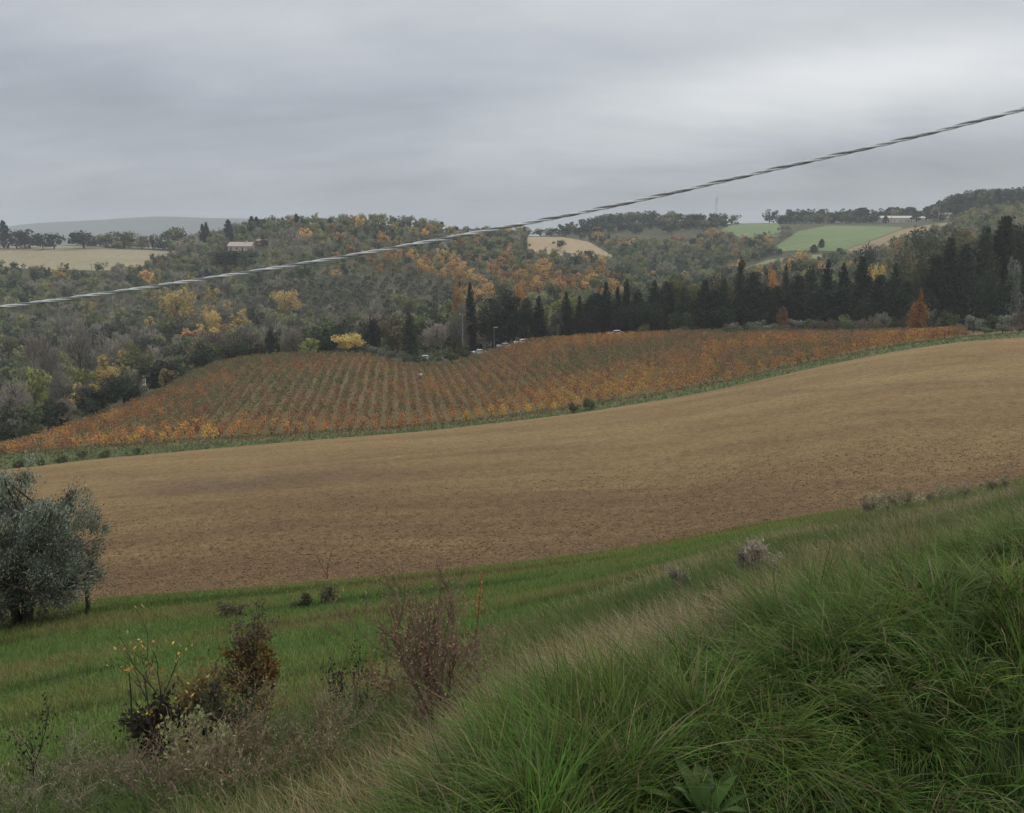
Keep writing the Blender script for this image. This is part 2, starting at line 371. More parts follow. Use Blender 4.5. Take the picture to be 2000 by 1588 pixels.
def proto_cypress(h, rad, nl, L, col, taper=.75, zlow=.03, blunt=.5):
    z = rng.uniform(0,1,nl)**.85
    prof = np.minimum(1, (z+.05)/.16)**.5 * (1-z**(1/blunt))**taper
    a = rng.uniform(0,6.28,nl)
    lump = 1 + .26*np.sin(a*3+z*13+rng.uniform(0,6)) + .2*np.sin(z*31+a*2) + .16*np.sin(z*21-a*5+rng.uniform(0,6)) + .12*np.sin(z*57+a*4)
    r = rad*prof*lump*np.sqrt(rng.uniform(.2,1,nl))
    c = np.stack([r*np.cos(a), r*np.sin(a), (zlow+(1-zlow)*z)*h], -1)
    d = np.stack([np.cos(a)*.35, np.sin(a)*.35, np.ones(nl)], -1)
    LL = L*rng.uniform(.7,1.4,nl)
    v = leaves(c, LL*1.7, LL*.6, d, .35)
    tp = tubes(trunk_paths(h, .014*h, 3, rad*.4, .2), 5)
    return dict(crown=(v, lq(v), np.repeat(vary(col, nl, .35, .12), 4, 0)), trunk=(tp[0], tp[1], np.array([[.07,.058,.048]])), h=h, r=rad)
def proto_boughs(h, rad, ncl, nl, L, col, cl=.085, top=.8, full=.55, dark=.35):
    z = np.linspace(.03, .985, ncl) + rng.normal(0,.012,ncl); z = np.clip(z, .02, .99)
    prof = np.where(z < full, .72 + .28*np.sin(z/full*math.pi*.9)**.7, ((1-z)/(1-full)).clip(0)**top)
    a = np.cumsum(rng.uniform(1.6,3.0,ncl)); r = rad*prof*rng.uniform(.35,1.0,ncl)
    C = np.stack([r*np.cos(a), r*np.sin(a), z*h], -1); cr = cl*h*rng.uniform(.55,1.2,ncl)*(.35+.65*prof)
    tone = rng.uniform(1-dark,1+dark,ncl)
    k = rng.choice(ncl, nl, p=cr**1.6/np.sum(cr**1.6)); g = unit(rng.normal(size=(nl,3)))*rng.uniform(.1,1,(nl,1))**.5
    c = C[k] + g*cr[k][:,None]*np.array([.8,.8,1.15]); c[:,2] = c[:,2].clip(.01*h, h)
    v = leaves(c, L*rng.uniform(.7,1.4,nl)*1.3, L*.6*rng.uniform(.7,1.3,nl), unit(c*[1,1,0]+1e-6)*.5+[0,0,.8], .6)
    tp = tubes(trunk_paths(h, .014*h, 3, rad*.4, .2), 5)
    return dict(crown=(v, lq(v), np.repeat(vary(col, nl, .3, .12)*tone[k][:,None], 4, 0)), trunk=(tp[0], tp[1], np.array([[.07,.058,.048]])), h=h, r=rad)
DARKG, CYP, PINE = (.042,.062,.033), (.036,.055,.029), (.045,.062,.033)
OAK, OAK2, BARE, BARE2 = (.120,.130,.050), (.145,.130,.058), (.26,.23,.19), (.20,.185,.145)
ORANGE, YELLOW, RUST, YGREEN = (.48,.26,.08), (.60,.46,.17), (.27,.095,.040), (.24,.25,.08)
PR = {
 'cyp': [proto_boughs(14, 1.35, 70, 3400, .34, CYP, .075, .75, .5), proto_boughs(14, 1.5, 60, 3400, .36, (.044,.062,.032), .085, .6, .6), proto_boughs(14, 1.3, 80, 3200, .33, (.030,.044,.028), .07, .9, .45)],
 'conifer': [proto_boughs(14, 2.6, 80, 4600, .46, PINE, .12, .85, .35), proto_boughs(14, 2.3, 64, 4400, .46, DARKG, .13, .6, .55), proto_boughs(14, 2.5, 70, 4600, .46, (.060,.076,.040), .14, 1.0, .3), proto_boughs(14, 2.4, 56, 4400, .46, (.042,.052,.036), .14, .7, .5)],
 'dark': [proto_round(10, 4.2, 30, 3800, .45, DARKG, .48, .50, .36), proto_round(10, 3.8, 26, 3600, .45, (.036,.046,.027), .47, .51, .38), proto_round(10, 4.0, 34, 3800, .42, (.044,.052,.034), .48, .50, .34)],
 'oak': [proto_round(10, 4.2, 24, 2600, .45, OAK), proto_round(10, 3.9, 20, 2400, .45, OAK2, .58, .45)],
 'bare': [proto_round(11, 3.3, 30, 2200, .45, BARE, .6, .42, .34, .15, True), proto_round(11, 2.8, 26, 2000, .45, BARE2, .6, .44, .34, .2, True)],
 'yellow': [proto_round(9, 3.6, 24, 2400, .42, YELLOW, .56, .42), proto_round(9, 3.3, 24, 2200, .42, YGREEN, .56, .42)],
 'orange': [proto_round(9, 3.0, 22, 2200, .4, ORANGE, .58, .44)],
 'rust': [proto_round(9, 1.9, 16, 1500, .36, (.26,.125,.065), .46, .52, .42, .25, tp_=1.7)],
 'flame': [proto_round(9, 1.8, 18, 1900, .34, (.46,.225,.062), .47, .52, .40, .3, tp_=1.5)],
 'silver': [proto_round(8, 3.0, 22, 2200, .36, (.17,.19,.145), .56, .44)],
 # lighter meshes for the hills beyond
 'h_dark': [proto_round(9, 4.0, 16, 650, .8, (.048,.068,.038), .5, .48, dark=.4, grain=.12), proto_round(9, 3.6, 14, 620, .8, (.062,.078,.046), .52, .47, dark=.4, grain=.12)],
 'h_oak': [proto_round(9, 4.0, 14, 650, .8, (.155,.165,.068), .5, .5, dark=.4, grain=.12), proto_round(9, 3.8, 15, 650, .8, (.20,.18,.085), .52, .48, dark=.4, grain=.12), proto_round(9, 3.8, 13, 650, .8, (.115,.145,.066), .5, .5, dark=.4, grain=.12)],
 'h_bare': [proto_round(9, 3.2, 18, 640, .8, (.26,.235,.185), .58, .44, .34, .25, True, grain=.15), proto_round(9, 3.0, 16, 620, .8, (.205,.195,.150), .58, .44, .34, .25, True, grain=.15)],
 'h_autumn': [proto_round(8, 2.8, 12, 500, .7, (.48,.30,.11), .56, .46, grain=.15), proto_round(8, 2.6, 12, 500, .7, (.54,.40,.15), .56, .46, grain=.15), proto_round(8, 2.7, 12, 500, .7, (.42,.26,.12), .56, .46, grain=.15)],
 'h_grove': [proto_round(5, 2.0, 10, 260, .6, (.17,.165,.115), .52, .46, dark=.35, grain=.12), proto_round(5, 2.0, 10, 260, .6, (.14,.145,.10), .52, .46, dark=.35, grain=.12)],
 'h_cyp': [proto_cypress(12, 1.7, 420, .8, (.028,.038,.027)), proto_cypress(12, 2.0, 420, .8, (.03,.04,.03), .9)],
 'shrub': [proto_round(3, 2.0, 14, 1300, .26, (.12,.145,.065), .45, .45), proto_round(3, 2.0, 14, 1200, .26, (.175,.19,.145), .45, .45), proto_round(3, 1.9, 14, 1100, .25, (.20,.165,.12), .45, .45, .34, .2, True)],
}
for ps in PR.values():
    for p in ps:
        p['mc'] = mesh('crown', p['crown'][0], quads=p['crown'][1], col=p['crown'][2], mats=[M_LEAF])
        p['mt'] = mesh('trunk', p['trunk'][0], quads=p['trunk'][1], mats=[M_BARK], smooth=True)
        v, q, c = join(p['crown'], p['trunk']); p['all'] = (v, q, c)
        p['ma'] = None
def tree(kind, name, label, cat, pos, h, r, group=None, parts=True, which=None):
    ps = PR[kind]; p = ps[random.randrange(len(ps)) if which is None else which % len(ps)]
    sc = (r/p['r']*random.uniform(.93,1.07), r/p['r'], h/p['h']); rz = random.uniform(0, 6.28)
    if parts:
        o = link(name, None, loc=pos); link('crown', p['mc'], o); link('trunk', p['mt'], o)
    else:
        if p['ma'] is None: p['ma'] = mesh(name, p['all'][0], quads=p['all'][1], col=p['all'][2], mats=[M_LEAF])
        o = link(name, p['ma'], loc=pos)
    o.rotation_euler = (random.uniform(-.03,.03), random.uniform(-.03,.03), rz); o.scale = sc
    return tag(o, label, cat, group)
def by_top(px, topy, Y, wpx):
    """base on the ground at distance Y under photo pixel (px, topy); returns base, height, crown radius"""
    a, t = ray(px, topy); x = float(a)*Y; zb = float(terr(x, Y))
    return (x, Y, zb), max(1.2, float(t)*Y - zb), wpx/2/F*Y*1.02
exec_trees = []
def T(kind, px, topy, Y, wpx, name, label, cat='tree', group=None, which=None):
    pos, h, r = by_top(px, topy, Y, wpx)
    return tree(kind, name, label, cat, pos, h, r, group, True, which)
# ---- the dark row along the far edge of the vineyard
CY = [ # px, top, distance, width, kind, label
 (802,612,242,22,'cyp','short dark cypress standing beside the white car port end of the road'),
 (921,552,262,19,'cyp','lone slim cypress behind the pink-roofed shed'),
 (1029,583,256,26,'cyp','dark cypress next to the big pine pair'),
 (1052,578,258,28,'cyp','green-topped cypress, second from the big pine pair'),
 (1107,570,258,26,'cyp','dark cypress with a yellow-green tree behind its tip'),
 (1134,578,254,17,'cyp','thin cypress just in front of the yellow-green tree'),
 (1160,584,256,20,'cyp','low slim cypress between the yellow-green tree and the white van'),
 (1184,550,260,26,'cyp','tall cypress rising behind the white van'),
 (1206,560,262,22,'cyp','cypress close behind the white van, next after the tallest there'),
 (1224,545,262,16,'cyp','pencil-thin cypress just past the white van'),
 (1246,566,258,26,'cyp','dull cypress with pale gaps on both sides of its top'),
 (1276,548,260,30,'cyp','blunt-topped dark cypress before the pale clearing'),
 (1303,551,258,36,'conifer','wide-skirted conifer beside the olive-green broad trees'),
 (1337,560,252,34,'conifer','grey-green conifer in front of the olive-green broad trees'),
 (1377,548,254,34,'conifer','conifer standing in the middle of the olive-green broad trees'),
 (1414,545,254,30,'conifer','dark conifer just short of the tallest cypress'),
 (1445,503,260,18,'cyp','tallest pencil cypress of the row, standing well above its neighbours'),
 (1472,533,256,36,'conifer','broad dark conifer just past the tallest pencil cypress'),
 (1500,560,252,34,'conifer','low conifer in the gap below the little orange tree'),
 (1534,515,266,14,'cyp','very thin cypress behind the rust-red tree'),
 (1560,540,250,40,'conifer','dense dark conifer beside the rust-red tree'),
 (1588,522,256,30,'cyp','twin-tipped looking cypress two past the rust-red tree'),
 (1619,507,258,26,'cyp','tall pointed cypress midway between the rust-red and the flame-orange tree'),
 (1652,514,258,26,'cyp','pointed cypress beside the little cream house'),
 (1687,503,256,38,'conifer','tall full conifer just past the little cream house'),
 (1720,538,250,40,'conifer','low dark conifer below the pale rooftops'),
 (1752,514,252,30,'cyp','pointed cypress just past the pale rooftops'),
 (1775,548,246,46,'conifer','heavy dark conifer right behind the flame-orange tree'),
 (1830,500,236,56,'conifer','big black-green conifer just past the flame-orange tree'),
 (1857,466,240,48,'conifer','towering conifer with a narrow tip above the thicket'),
 (1892,478,236,40,'conifer','straight conifer in the middle of the tall group over the thicket'),
 (1928,444,238,52,'conifer','tallest conifer of the group over the thicket'),
 (1962,425,242,70,'conifer','massive conifer climbing the slope near the silver-leaved tree'),
 (2015,385,252,150,'dark','huge dark crown cut by the edge of the view, above the silver-leaved tree'),
 (1950,520,215,56,'dark','dense black-green tree in front of the tall conifer group'),
 (1645,560,246,44,'conifer','squat dark conifer under the two pointed cypresses'),
 (1600,562,246,42,'conifer','squat dark conifer between rust-red tree and pointed cypress'),
 (1690,575,240,40,'dark','round dark tree at the foot of the full conifer'),
 (1255,600,250,28,'dark','low dark bush-like tree at the foot of the blunt-topped cypress'),
 (1085,600,256,36,'silver','grey-green loose tree between the cypresses above the road'),
]
for px, ty, Y, w, k, lb in CY:
    w *= 1.28 if k == 'conifer' else 1.1
    T(k, px, ty, Y, w, {'cyp':'cypress_tree','conifer':'conifer_tree','dark':'evergreen_tree','silver':'olive_tree'}[k], lb, {'cyp':'cypress','conifer':'conifer'}.get(k,'tree'))
NT = [
 ('dark',962,584,252,70,'pine_tree','broad dark pine with a low shoulder above the parked cars',0),
 ('dark',994,562,254,72,'pine_tree','broad dark pine, taller one of the pair above the parked cars',1),
 ('oak',1345,530,275,78,'broadleaf_tree','olive-green broad tree behind the grey-green conifer',0),
 ('oak',1400,528,278,76,'broadleaf_tree','olive-green broad tree close to the tallest pencil cypress',1),
 ('yellow',1110,560,285,80,'broadleaf_tree','yellow-green spreading tree behind the cypress row',1),
 ('yellow',682,646,233,60,'broadleaf_tree','bright yellow round tree on the edge of the vineyard',0),
 ('yellow',600,655,236,46,'broadleaf_tree','dull yellow-green tree a few steps from the bright yellow one',1),
 ('dark',640,640,242,56,'evergreen_tree','dark green tree touching the bright yellow tree',0),
 ('dark',722,612,248,44,'evergreen_tree','blue-green upright tree directly behind the bright yellow tree',1),
 ('oak',765,606,262,90,'broadleaf_tree','yellowish brown spreading tree beside the short dark cypress',1),
 ('bare',855,622,252,70,'bare_tree','mauve-grey bare trees over the white cars, the wider one',0),
 ('bare',895,618,254,46,'bare_tree','mauve-grey bare tree next to the lone slim cypress',1),
 ('flame',1800,567,212,46,'autumn_tree','flame-orange cone-shaped tree at the end of the vineyard',0),
 ('rust',1530,594,240,36,'autumn_tree','rust-red pointed tree in front of the dark row',0),
 ('orange',895,555,345,34,'autumn_tree','bright orange round tree on the slope above the lone slim cypress',0),
 ('orange',1018,548,320,34,'autumn_tree','salmon-orange tree rising behind the big pine pair',0),
 ('silver',1988,490,225,46,'olive_tree','silver-leaved tree beside the massive conifer',0),
 ('silver',1742,515,275,44,'olive_tree','pale grey-green tree among the rooftops behind the row',0),
 ('yellow',1715,497,300,34,'broadleaf_tree','small yellowish tree above the pale rooftops',0),
 ('oak',1195,566,282,60,'broadleaf_tree','olive-green tree showing between cypresses behind the white van',0),
 ('oak',1255,572,284,60,'broadleaf_tree','olive-green tree behind the dull cypress with pale gaps',1),
 ('oak',1470,545,282,60,'broadleaf_tree','olive-green tree just behind the broad conifer past the tallest cypress',0),
 ('oak',1575,545,284,70,'broadleaf_tree','olive-brown tree behind the rust-red tree and its conifer',1),
 ('orange',1515,517,300,32,'autumn_tree','little orange tree in a gap past the tallest pencil cypress',0),
 ('oak',1815,480,285,90,'broadleaf_tree','olive-brown broad tree on the slope above the flame-orange tree',0),
 ('oak',1760,475,330,90,'broadleaf_tree','olive-brown broad tree on the slope above the pale rooftops',1),
 ('oak',1830,438,380,90,'broadleaf_tree','rounded olive tree at the top of the brown field',0),
 ('oak',1890,432,380,110,'broadleaf_tree','wide olive-brown tree below the hilltop wood',1),
 ('dark',1690,468,400,40,'evergreen_tree','dark tree at the low end of the brown field',0),
 ('yellow',1838,488,262,36,'broadleaf_tree','lime-green slender tree between the tall conifers',1),
 # gully beside the vineyard's low corner
 ('dark',30,790,178,84,'evergreen_tree','black-green tree in the hollow beside the lowest vine rows',0),
 ('dark',106,772,178,58,'evergreen_tree','dark pointed-top tree second up the vineyard edge from the hollow',2),
 ('dark',185,752,186,76,'evergreen_tree','dark tree leaning over the vineyard edge, third from the hollow',1),
 ('dark',238,726,192,86,'evergreen_tree','big blue-green tree under the white greenhouse',0),
 ('dark',318,697,205,96,'evergreen_tree','wide rounded dark tree beside the white greenhouse',2),
 ('dark',388,684,222,52,'evergreen_tree','small dark tree at the bend of the vineyard edge',1),
 ('dark',455,664,232,60,'evergreen_tree','dark bushy tree at the vineyard\'s top corner',0),
 ('dark',500,668,234,56,'evergreen_tree','dark bushy tree just past the vineyard\'s top corner',2),
 ('dark',530,636,242,34,'evergreen_tree','upright dark tree two past the vineyard\'s top corner',1),
 ('bare',570,634,244,58,'bare_tree','grey bare tree between the upright dark tree and the yellow-green one',0),
 ('bare',485,636,262,70,'bare_tree','grey bare tree behind the dark bushes of the top corner',1),
 ('bare',420,640,262,60,'bare_tree','grey bare tree above the bend of the vineyard edge',0),
 ('yellow',60,700,225,66,'broadleaf_tree','yellow-green tree at the far side of the hollow',1),
 ('yellow',150,706,228,70,'broadleaf_tree','greenish yellow tree in the middle of the hollow',1),
 ('yellow',212,704,225,50,'broadleaf_tree','golden-topped tree next to the greenhouse',0),
 ('bare',30,735,205,74,'bare_tree','grey bare tree behind the black-green tree of the hollow',0),
 ('bare',120,735,210,60,'bare_tree','lilac-grey bare tree between the yellow trees of the hollow',1),
 ('bare',165,742,206,54,'bare_tree','brownish bare tree behind the leaning dark tree',0),
 ('bare',75,632,285,74,'bare_tree','tall grey bare tree upslope of the hollow, farthest from the greenhouse',0),
 ('bare',150,636,285,80,'bare_tree','tall grey bare tree upslope of the hollow, middle one',1),
 ('bare',215,646,285,70,'bare_tree','tall grey bare tree upslope of the greenhouse',0),
 ('yellow',255,650,280,46,'broadleaf_tree','sparse yellow-green tree above the greenhouse',1),
 ('yellow',340,556,400,76,'broadleaf_tree','golden spreading tree just below the cable on the wooded slope',0),
 ('yellow',555,558,420,56,'broadleaf_tree','golden tree below the cable in the middle of the slope',0),
 ('yellow',415,596,380,36,'broadleaf_tree','small golden tree below the golden spreading one',0),
 ('dark',450,486,560,110,'evergreen_tree','wide dark tree clump below the pink farmhouse',2),
]
for k, px, ty, Y, w, nm, lb, wh in NT: T(k, px, ty, Y, w, nm, lb, 'tree', None, wh)
for k in range(42):
    px = 1150 + 20.5*k + random.uniform(-8,8); Y = random.uniform(252,276)
    ty = np.interp(px, [1160,1350,1500,1700,1850,2000], [588,572,566,556,520,478]) + random.uniform(-14,16)
    T(random.choice(('dark','conifer')), px, ty, Y, random.uniform(40,64), 'evergreen_tree', 'low dark tree filling in between the trunks of the cypress row', 'tree', 'low dark trees between the cypresses')
# skyline trees
SKY = [
 (3,432,700,18,'h_cyp'),(28,440,700,34,'h_dark'),(55,447,700,38,'h_dark'),(80,448,690,26,'h_dark'),(102,446,690,26,'h_dark'),(160,442,690,44,'h_dark'),(205,456,700,30,'h_oak'),(240,451,700,46,'h_oak'),(275,455,700,22,'h_bare'),(297,458,710,14,'h_dark'),(315,450,700,28,'h_oak'),(345,443,690,36,'h_oak'),
 (395,438,660,9,'h_cyp'),(402,435,660,9,'h_cyp'),(445,430,650,12,'h_cyp'),(490,423,650,11,'h_cyp'),(500,424,655,11,'h_cyp'),(513,432,655,12,'h_dark'),(522,430,655,10,'h_dark'),
 (578,418,660,12,'h_cyp'),(600,432,660,12,'h_oak'),(632,427,660,14,'h_dark'),(648,421,660,14,'h_dark'),(668,426,660,26,'h_dark'),(697,428,665,18,'h_dark'),(730,425,665,10,'h_dark'),(780,431,670,24,'h_oak'),(835,436,680,26,'h_oak'),(860,432,680,18,'h_dark'),(888,436,700,14,'h_dark'),
 (930,447,790,22,'h_dark'),(1018,447,800,18,'h_dark'),(1030,444,800,16,'h_dark'),(1056,444,800,26,'h_oak'),(1078,440,810,24,'h_dark'),(1105,436,820,26,'h_dark')]
sknames = {'h_cyp':('cypress_tree','cypress'),'h_dark':('evergreen_tree','tree'),'h_oak':('broadleaf_tree','tree'),'h_bare':('bare_tree','tree')}
sklab = ['tall dark tree at the very end of the ridge over the stubble field','bushy dark tree, first of the close clump over the stubble field','bushy dark tree, second of the close clump over the stubble field','bushy dark tree, last of the close clump over the stubble field','separate dark tree between the close clump and the big round tree','big round tree standing alone over the stubble field','low round tree next to the big round one on the stubble field\'s rim','wide brownish tree on the rim of the stubble field','thin bare tree with sky showing through on the field rim','tiny dark tree on the field rim beside the bare one','round tree near the end of the field rim','wide tree where the field rim meets the wooded hill',
 'pencil cypress on the saddle, first of a close pair','pencil cypress on the saddle, second of a close pair','lone small cypress on the ridge above the pink farmhouse','cypress twin on the ridge past the farmhouse, nearer the house','cypress twin on the ridge past the farmhouse, farther from the house','stubby dark tree beside the ridge cypress twins','stubby dark tree, second beside the ridge cypress twins',
 'pointed single cypress at the top of the wooded hill','small olive-green tree beside the pointed hilltop cypress','dark round tree on the hilltop, first after the pointed cypress','taller dark round tree on the hilltop','long low dark tree on the hilltop','dark tree at the middle of the hilltop line','tiny dark tree standing alone on the hilltop','low olive tree on the far shoulder of the hilltop','olive tree where the hilltop starts to fall','dark tree near the end of the hilltop where the cable crosses','isolated dark tree on the falling end of the hill',
 'dark tree low on the skyline gap under the cable','dark tree above the tan field, nearer the gap','dark tree above the tan field, second from the gap','grey-green tree above the tan field','dark tree at the start of the far ridge wood','dark tree on the rim over the tan field']
for (px, ty, Y, w, k), lb in zip(SKY, sklab):
    pos, h, r = by_top(px, ty, Y, w*1.45); tree(k, sknames[k][0], lb, sknames[k][1], pos, h, r, None, False)
for px, ty, Y, w, lb in [(1093,465,690,24,'round tree standing alone in the tan field'),(1150,484,640,26,'dark round tree at the lower rim of the tan field'),(1605,467,640,12,'cypress at the low edge of the green crop field'),(1640,481,600,14,'small dark tree on the lane below the crop field'),(1590,478,620,16,'dark tree beside the lane cypress')]:
    pos, h, r = by_top(px, ty, Y, w); tree('h_cyp' if 'cypress' in lb else 'h_dark', 'cypress_tree' if 'cypress' in lb else 'evergreen_tree', lb, 'tree', pos, h, r, None, False)
# far ridge wood: trees along the skyline beyond the tan and green fields
def far_ridge(x0, x1, tops, n, Y0, Y1, lab, grp, kinds=('h_dark','h_dark','h_oak')):
    tops = np.array(tops, float)
    for k in range(n):
        px = x0 + (x1-x0)*(k + random.uniform(.1,.9))/n; Y = random.uniform(Y0, Y1)
        kk = random.choice(kinds)
        a, _ = ray(px, 430); x = float(a)*Y; zb = float(terr(x, Y))
        sx, sy = screen(x, Y, zb)
        if in_field(np.array([sx]), np.array([sy]), 0, 0)[0]: continue
        ht = np.interp(px, tops[:,0], tops[:,1]) + random.uniform(-3,6)
        h = min(15, max(6, float(ray(px, ht)[1])*Y - zb)) if Y > Y1 - (Y1-Y0)*.5 else random.uniform(7,11)
        tree(kk, sknames.get(kk, ('broadleaf_tree',))[0], lab, 'tree', (x, Y, zb), h, h*random.uniform(.48,.72), grp, False)
far_ridge(1105,1420,[(1105,432),(1200,410),(1235,398),(1300,405),(1350,406),(1420,418)],84,850,985,'dark tree in the wood along the far ridge over the tan field','wood on the far ridge over the tan field')
far_ridge(1425,1450,[(1425,424),(1450,424)],3,940,985,'small dark tree at the dip between the two far ridge woods','dip between the far ridge woods')
far_ridge(1480,1680,[(1480,410),(1540,402),(1620,402),(1680,408)],60,920,985,'dark tree in the wood along the ridge over the crop fields','wood on the ridge over the crop fields')
far_ridge(1680,1840,[(1680,402),(1740,402),(1780,400),(1840,396)],30,900,985,'dark tree in the thin line beside the long ridge building','thin tree line by the ridge building',('h_dark','h_oak','h_cyp'))
far_ridge(1835,2060,[(1835,395),(1870,368),(1930,363),(2060,368)],95,720,930,'blue-green tree in the rounded wood on the hilltop','rounded wood on the hilltop')
# ---- wooded slopes
def gz(px, py, lst):
    s = np.zeros_like(px)
    for cx, cy, sx, sy in lst: s = np.maximum(s, np.exp(-((px-cx)/sx)**2 - ((py-cy)/sy)**2))
    return s
N = 26000
Yc = np.sqrt(rng.uniform(150**2, 800**2, N)); Ac = rng.uniform(-.70, .70, N)
Zc = terr(Ac*Yc, Yc); PX, PY = screen(Ac*Yc, Yc, Zc)
ok = ~in_field(PX, PY) & (Yc > np.exp(featL(8, Ac)) + np.where(Ac < -.31, 7, 24)) & (Yc < np.exp(featL(12, Ac)) + 15)
ok &= ~((PX > 445) & (PX < 528) & (PY > 482) & (PY < 500))           # the farmhouse's open ground
ok &= ~((PX > 1450) & (PY > 540) & (Yc < 300)) & ~((PX > 420) & (Yc < 262))
Xc, Yc, Zc, PX, PY = (q[ok] for q in (Ac*Yc, Yc, Zc, PX, PY))
# planted rows on the middle of the slope
GRV = np.stack([q.ravel() for q in np.meshgrid(np.arange(-330, 60, 6.2), np.arange(300, 560, 5.2))], 1)
gx, gy = GRV[:,0]*.96 + GRV[:,1]*.10 + rng.normal(0,.5,len(GRV)), GRV[:,1] + GRV[:,0]*.22 + rng.normal(0,.5,len(GRV)); gzv = terr(gx, gy); gpx, gpy = screen(gx, gy, gzv)
def in_grove(px, py): return (((px-690)/215)**2 + ((py-590)/52)**2 < 1) & (py > 548)
gk = in_grove(gpx, gpy) & (rng.random(len(gpx)) > .06); GX, GY, GZ = gx[gk], gy[gk], gzv[gk]
ok = ~in_grove(PX, PY) | (rng.random(len(PX)) < .012); Xc, Yc, Zc, PX, PY = (q[ok] for q in (Xc, Yc, Zc, PX, PY))
keep, grid = [], {}
for i in range(len(Xc)):
    d = 5.4 + rng.random()*2.6; g = (int(Xc[i]//9), int(Yc[i]//9)); bad = False
    for a in (-1,0,1):
        for b in (-1,0,1):
            for j in grid.get((g[0]+a, g[1]+b), ()):
                if (Xc[i]-Xc[j])**2 + (Yc[i]-Yc[j])**2 < d*d: bad = True; break
    if not bad: keep.append(i); grid.setdefault(g, []).append(i)
keep = np.array(keep)
Xc, Yc, Zc, PX, PY = (q[keep] for q in (Xc, Yc, Zc, PX, PY))
wo = gz(PX, PY, [(1000,560,150,28),(670,484,40,12),(1330,466,90,14),(880,545,80,36),(730,505,40,16),(1260,470,30,12),(790,545,50,24)])*2.0 + np.where(Yc < 300, 0, .02)
wy = gz(PX, PY, [(330,585,50,20),(415,615,30,20),(555,580,40,14),(850,455,40,10),(880,540,60,20)])*1.0+.02
wb = .20 + gz(PX, PY, [(150,675,130,36),(500,655,120,40),(390,480,60,24),(640,600,150,50),(560,480,60,20)])
wd = .22 + gz(PX, PY, [(440,510,60,16),(1250,550,120,30),(1400,560,80,40),(760,470,70,12),(900,500,60,16),(1130,520,80,12),(60,560,120,30),(1450,500,60,20)])
wk = .60 + 0*PX
W = np.stack([wo, wy, wb, wd, wk], 1); W /= W.sum(1, keepdims=True)
kidx = (rng.random((len(PX),1)) > np.cumsum(W,1)).sum(1).clip(0,4)
kinds = np.array(['h_autumn','h_yel','h_bare','h_dark','h_oak'])[kidx]
size = rng.uniform(5.5, 10.5, len(PX)) * np.where(Yc < 420, 1.1, .9)
def zone(px, py):
    if px < 330 and py > 600: return 'in the hollow below the stubble field'
    if px < 330: return 'along the lower rim of the stubble field'
    if px < 620 and py < 530: return 'around the pink farmhouse on the hill'
    if px < 620: return 'on the slope between farmhouse and vineyard corner'
    if px < 920 and py < 520: return 'high on the wooded hill above the cable'
    if px < 920: return 'on the slope behind the bright yellow tree'
    if px < 1180 and py > 500: return 'in the autumn wood behind the pines'
    if px < 1240: return 'on the slope round the tan field'
    if px < 1450: return 'in the dark valley between tan field and crop field'
    return 'on the slope below the crop and brown fields'
LBL = {'h_autumn':('autumn_tree','orange-leaved tree'),'h_yel':('autumn_tree','yellow-leaved tree'),'h_bare':('bare_tree','grey bare tree'),'h_dark':('evergreen_tree','dark evergreen tree'),'h_oak':('broadleaf_tree','olive-brown tree')}
vis = (PX > -20) & (PX < 2020)
prio = np.argsort(-(size/Yc) * np.where(vis, 1, .01) * rng.uniform(.75,1.25,len(PX)) * np.where(np.isin(kinds,['h_autumn','h_yel']), 1.5, 1))
lim = {'h_autumn':150,'h_yel':30,'h_bare':150,'h_dark':110,'h_oak':150}; used = {k:0 for k in lim}
size[Yc < 262] *= .62
massV, massQ, massC, mn = [], [], [], 0
for i in prio:
    k = kinds[i]; pk = 'h_autumn' if k == 'h_yel' else k
    if used[k] < lim[k] and vis[i]:
        used[k] += 1; nm, lb = LBL[k]; z = zone(PX[i], PY[i])
        tree(pk, nm, f'{lb} {z}', 'tree', (Xc[i], Yc[i], Zc[i]), size[i]*1.15, size[i]*random.uniform(.42,.58), f'{lb}s {z}', False, 1 if k == 'h_yel' else random.choice((0,2)) if pk == 'h_autumn' else None)
    else:
        p = random.choice(PR[pk]); v, q, c = p['crown']; n4 = len(v)//4
        s = np.random.default_rng(int(i)).permutation(n4)[:int(n4*.8)]
        vv = v.reshape(-1,4,3)[s].reshape(-1,3)*np.array([size[i]*.52/p['r'], size[i]*.52/p['r'], size[i]/p['h']])
        cc = c.reshape(-1,4,3)[s].reshape(-1,3)*rng.uniform(.72,1.28)
        a = rng.uniform(0,6.28); ca, sa = math.cos(a), math.sin(a)
        vv = np.stack([vv[:,0]*ca - vv[:,1]*sa + Xc[i], vv[:,0]*sa + vv[:,1]*ca + Yc[i], vv[:,2] + Zc[i] - .3], -1)
        massV.append(vv); massC.append(cc)
for q in np.argsort(GY)[:300]:
    sz_ = rng.uniform(4.2, 5.8)
    tree('h_grove', 'orchard_tree', 'small grey-green tree in the planted rows on the slope below the cable', 'tree', (GX[q], GY[q], GZ[q]), sz_, sz_*.46, 'planted rows of small trees on the slope', False)
for q in np.argsort(GY)[300:]:
    p = random.choice(PR['h_grove']); v, _, c = p['crown']; sz_ = rng.uniform(.8,1.15)
    massV.append(v*sz_ + [GX[q], GY[q], GZ[q]]); massC.append(c*rng.uniform(.75,1.25))
v = np.concatenate(massV); o = link('woodland', mesh('woodland', v, quads=lq(v), col=np.concatenate(massC), mats=[M_LEAF]))
tag(o, 'mixed leafless and evergreen woodland filling the slopes between the single trees', 'woodland', kind='stuff')
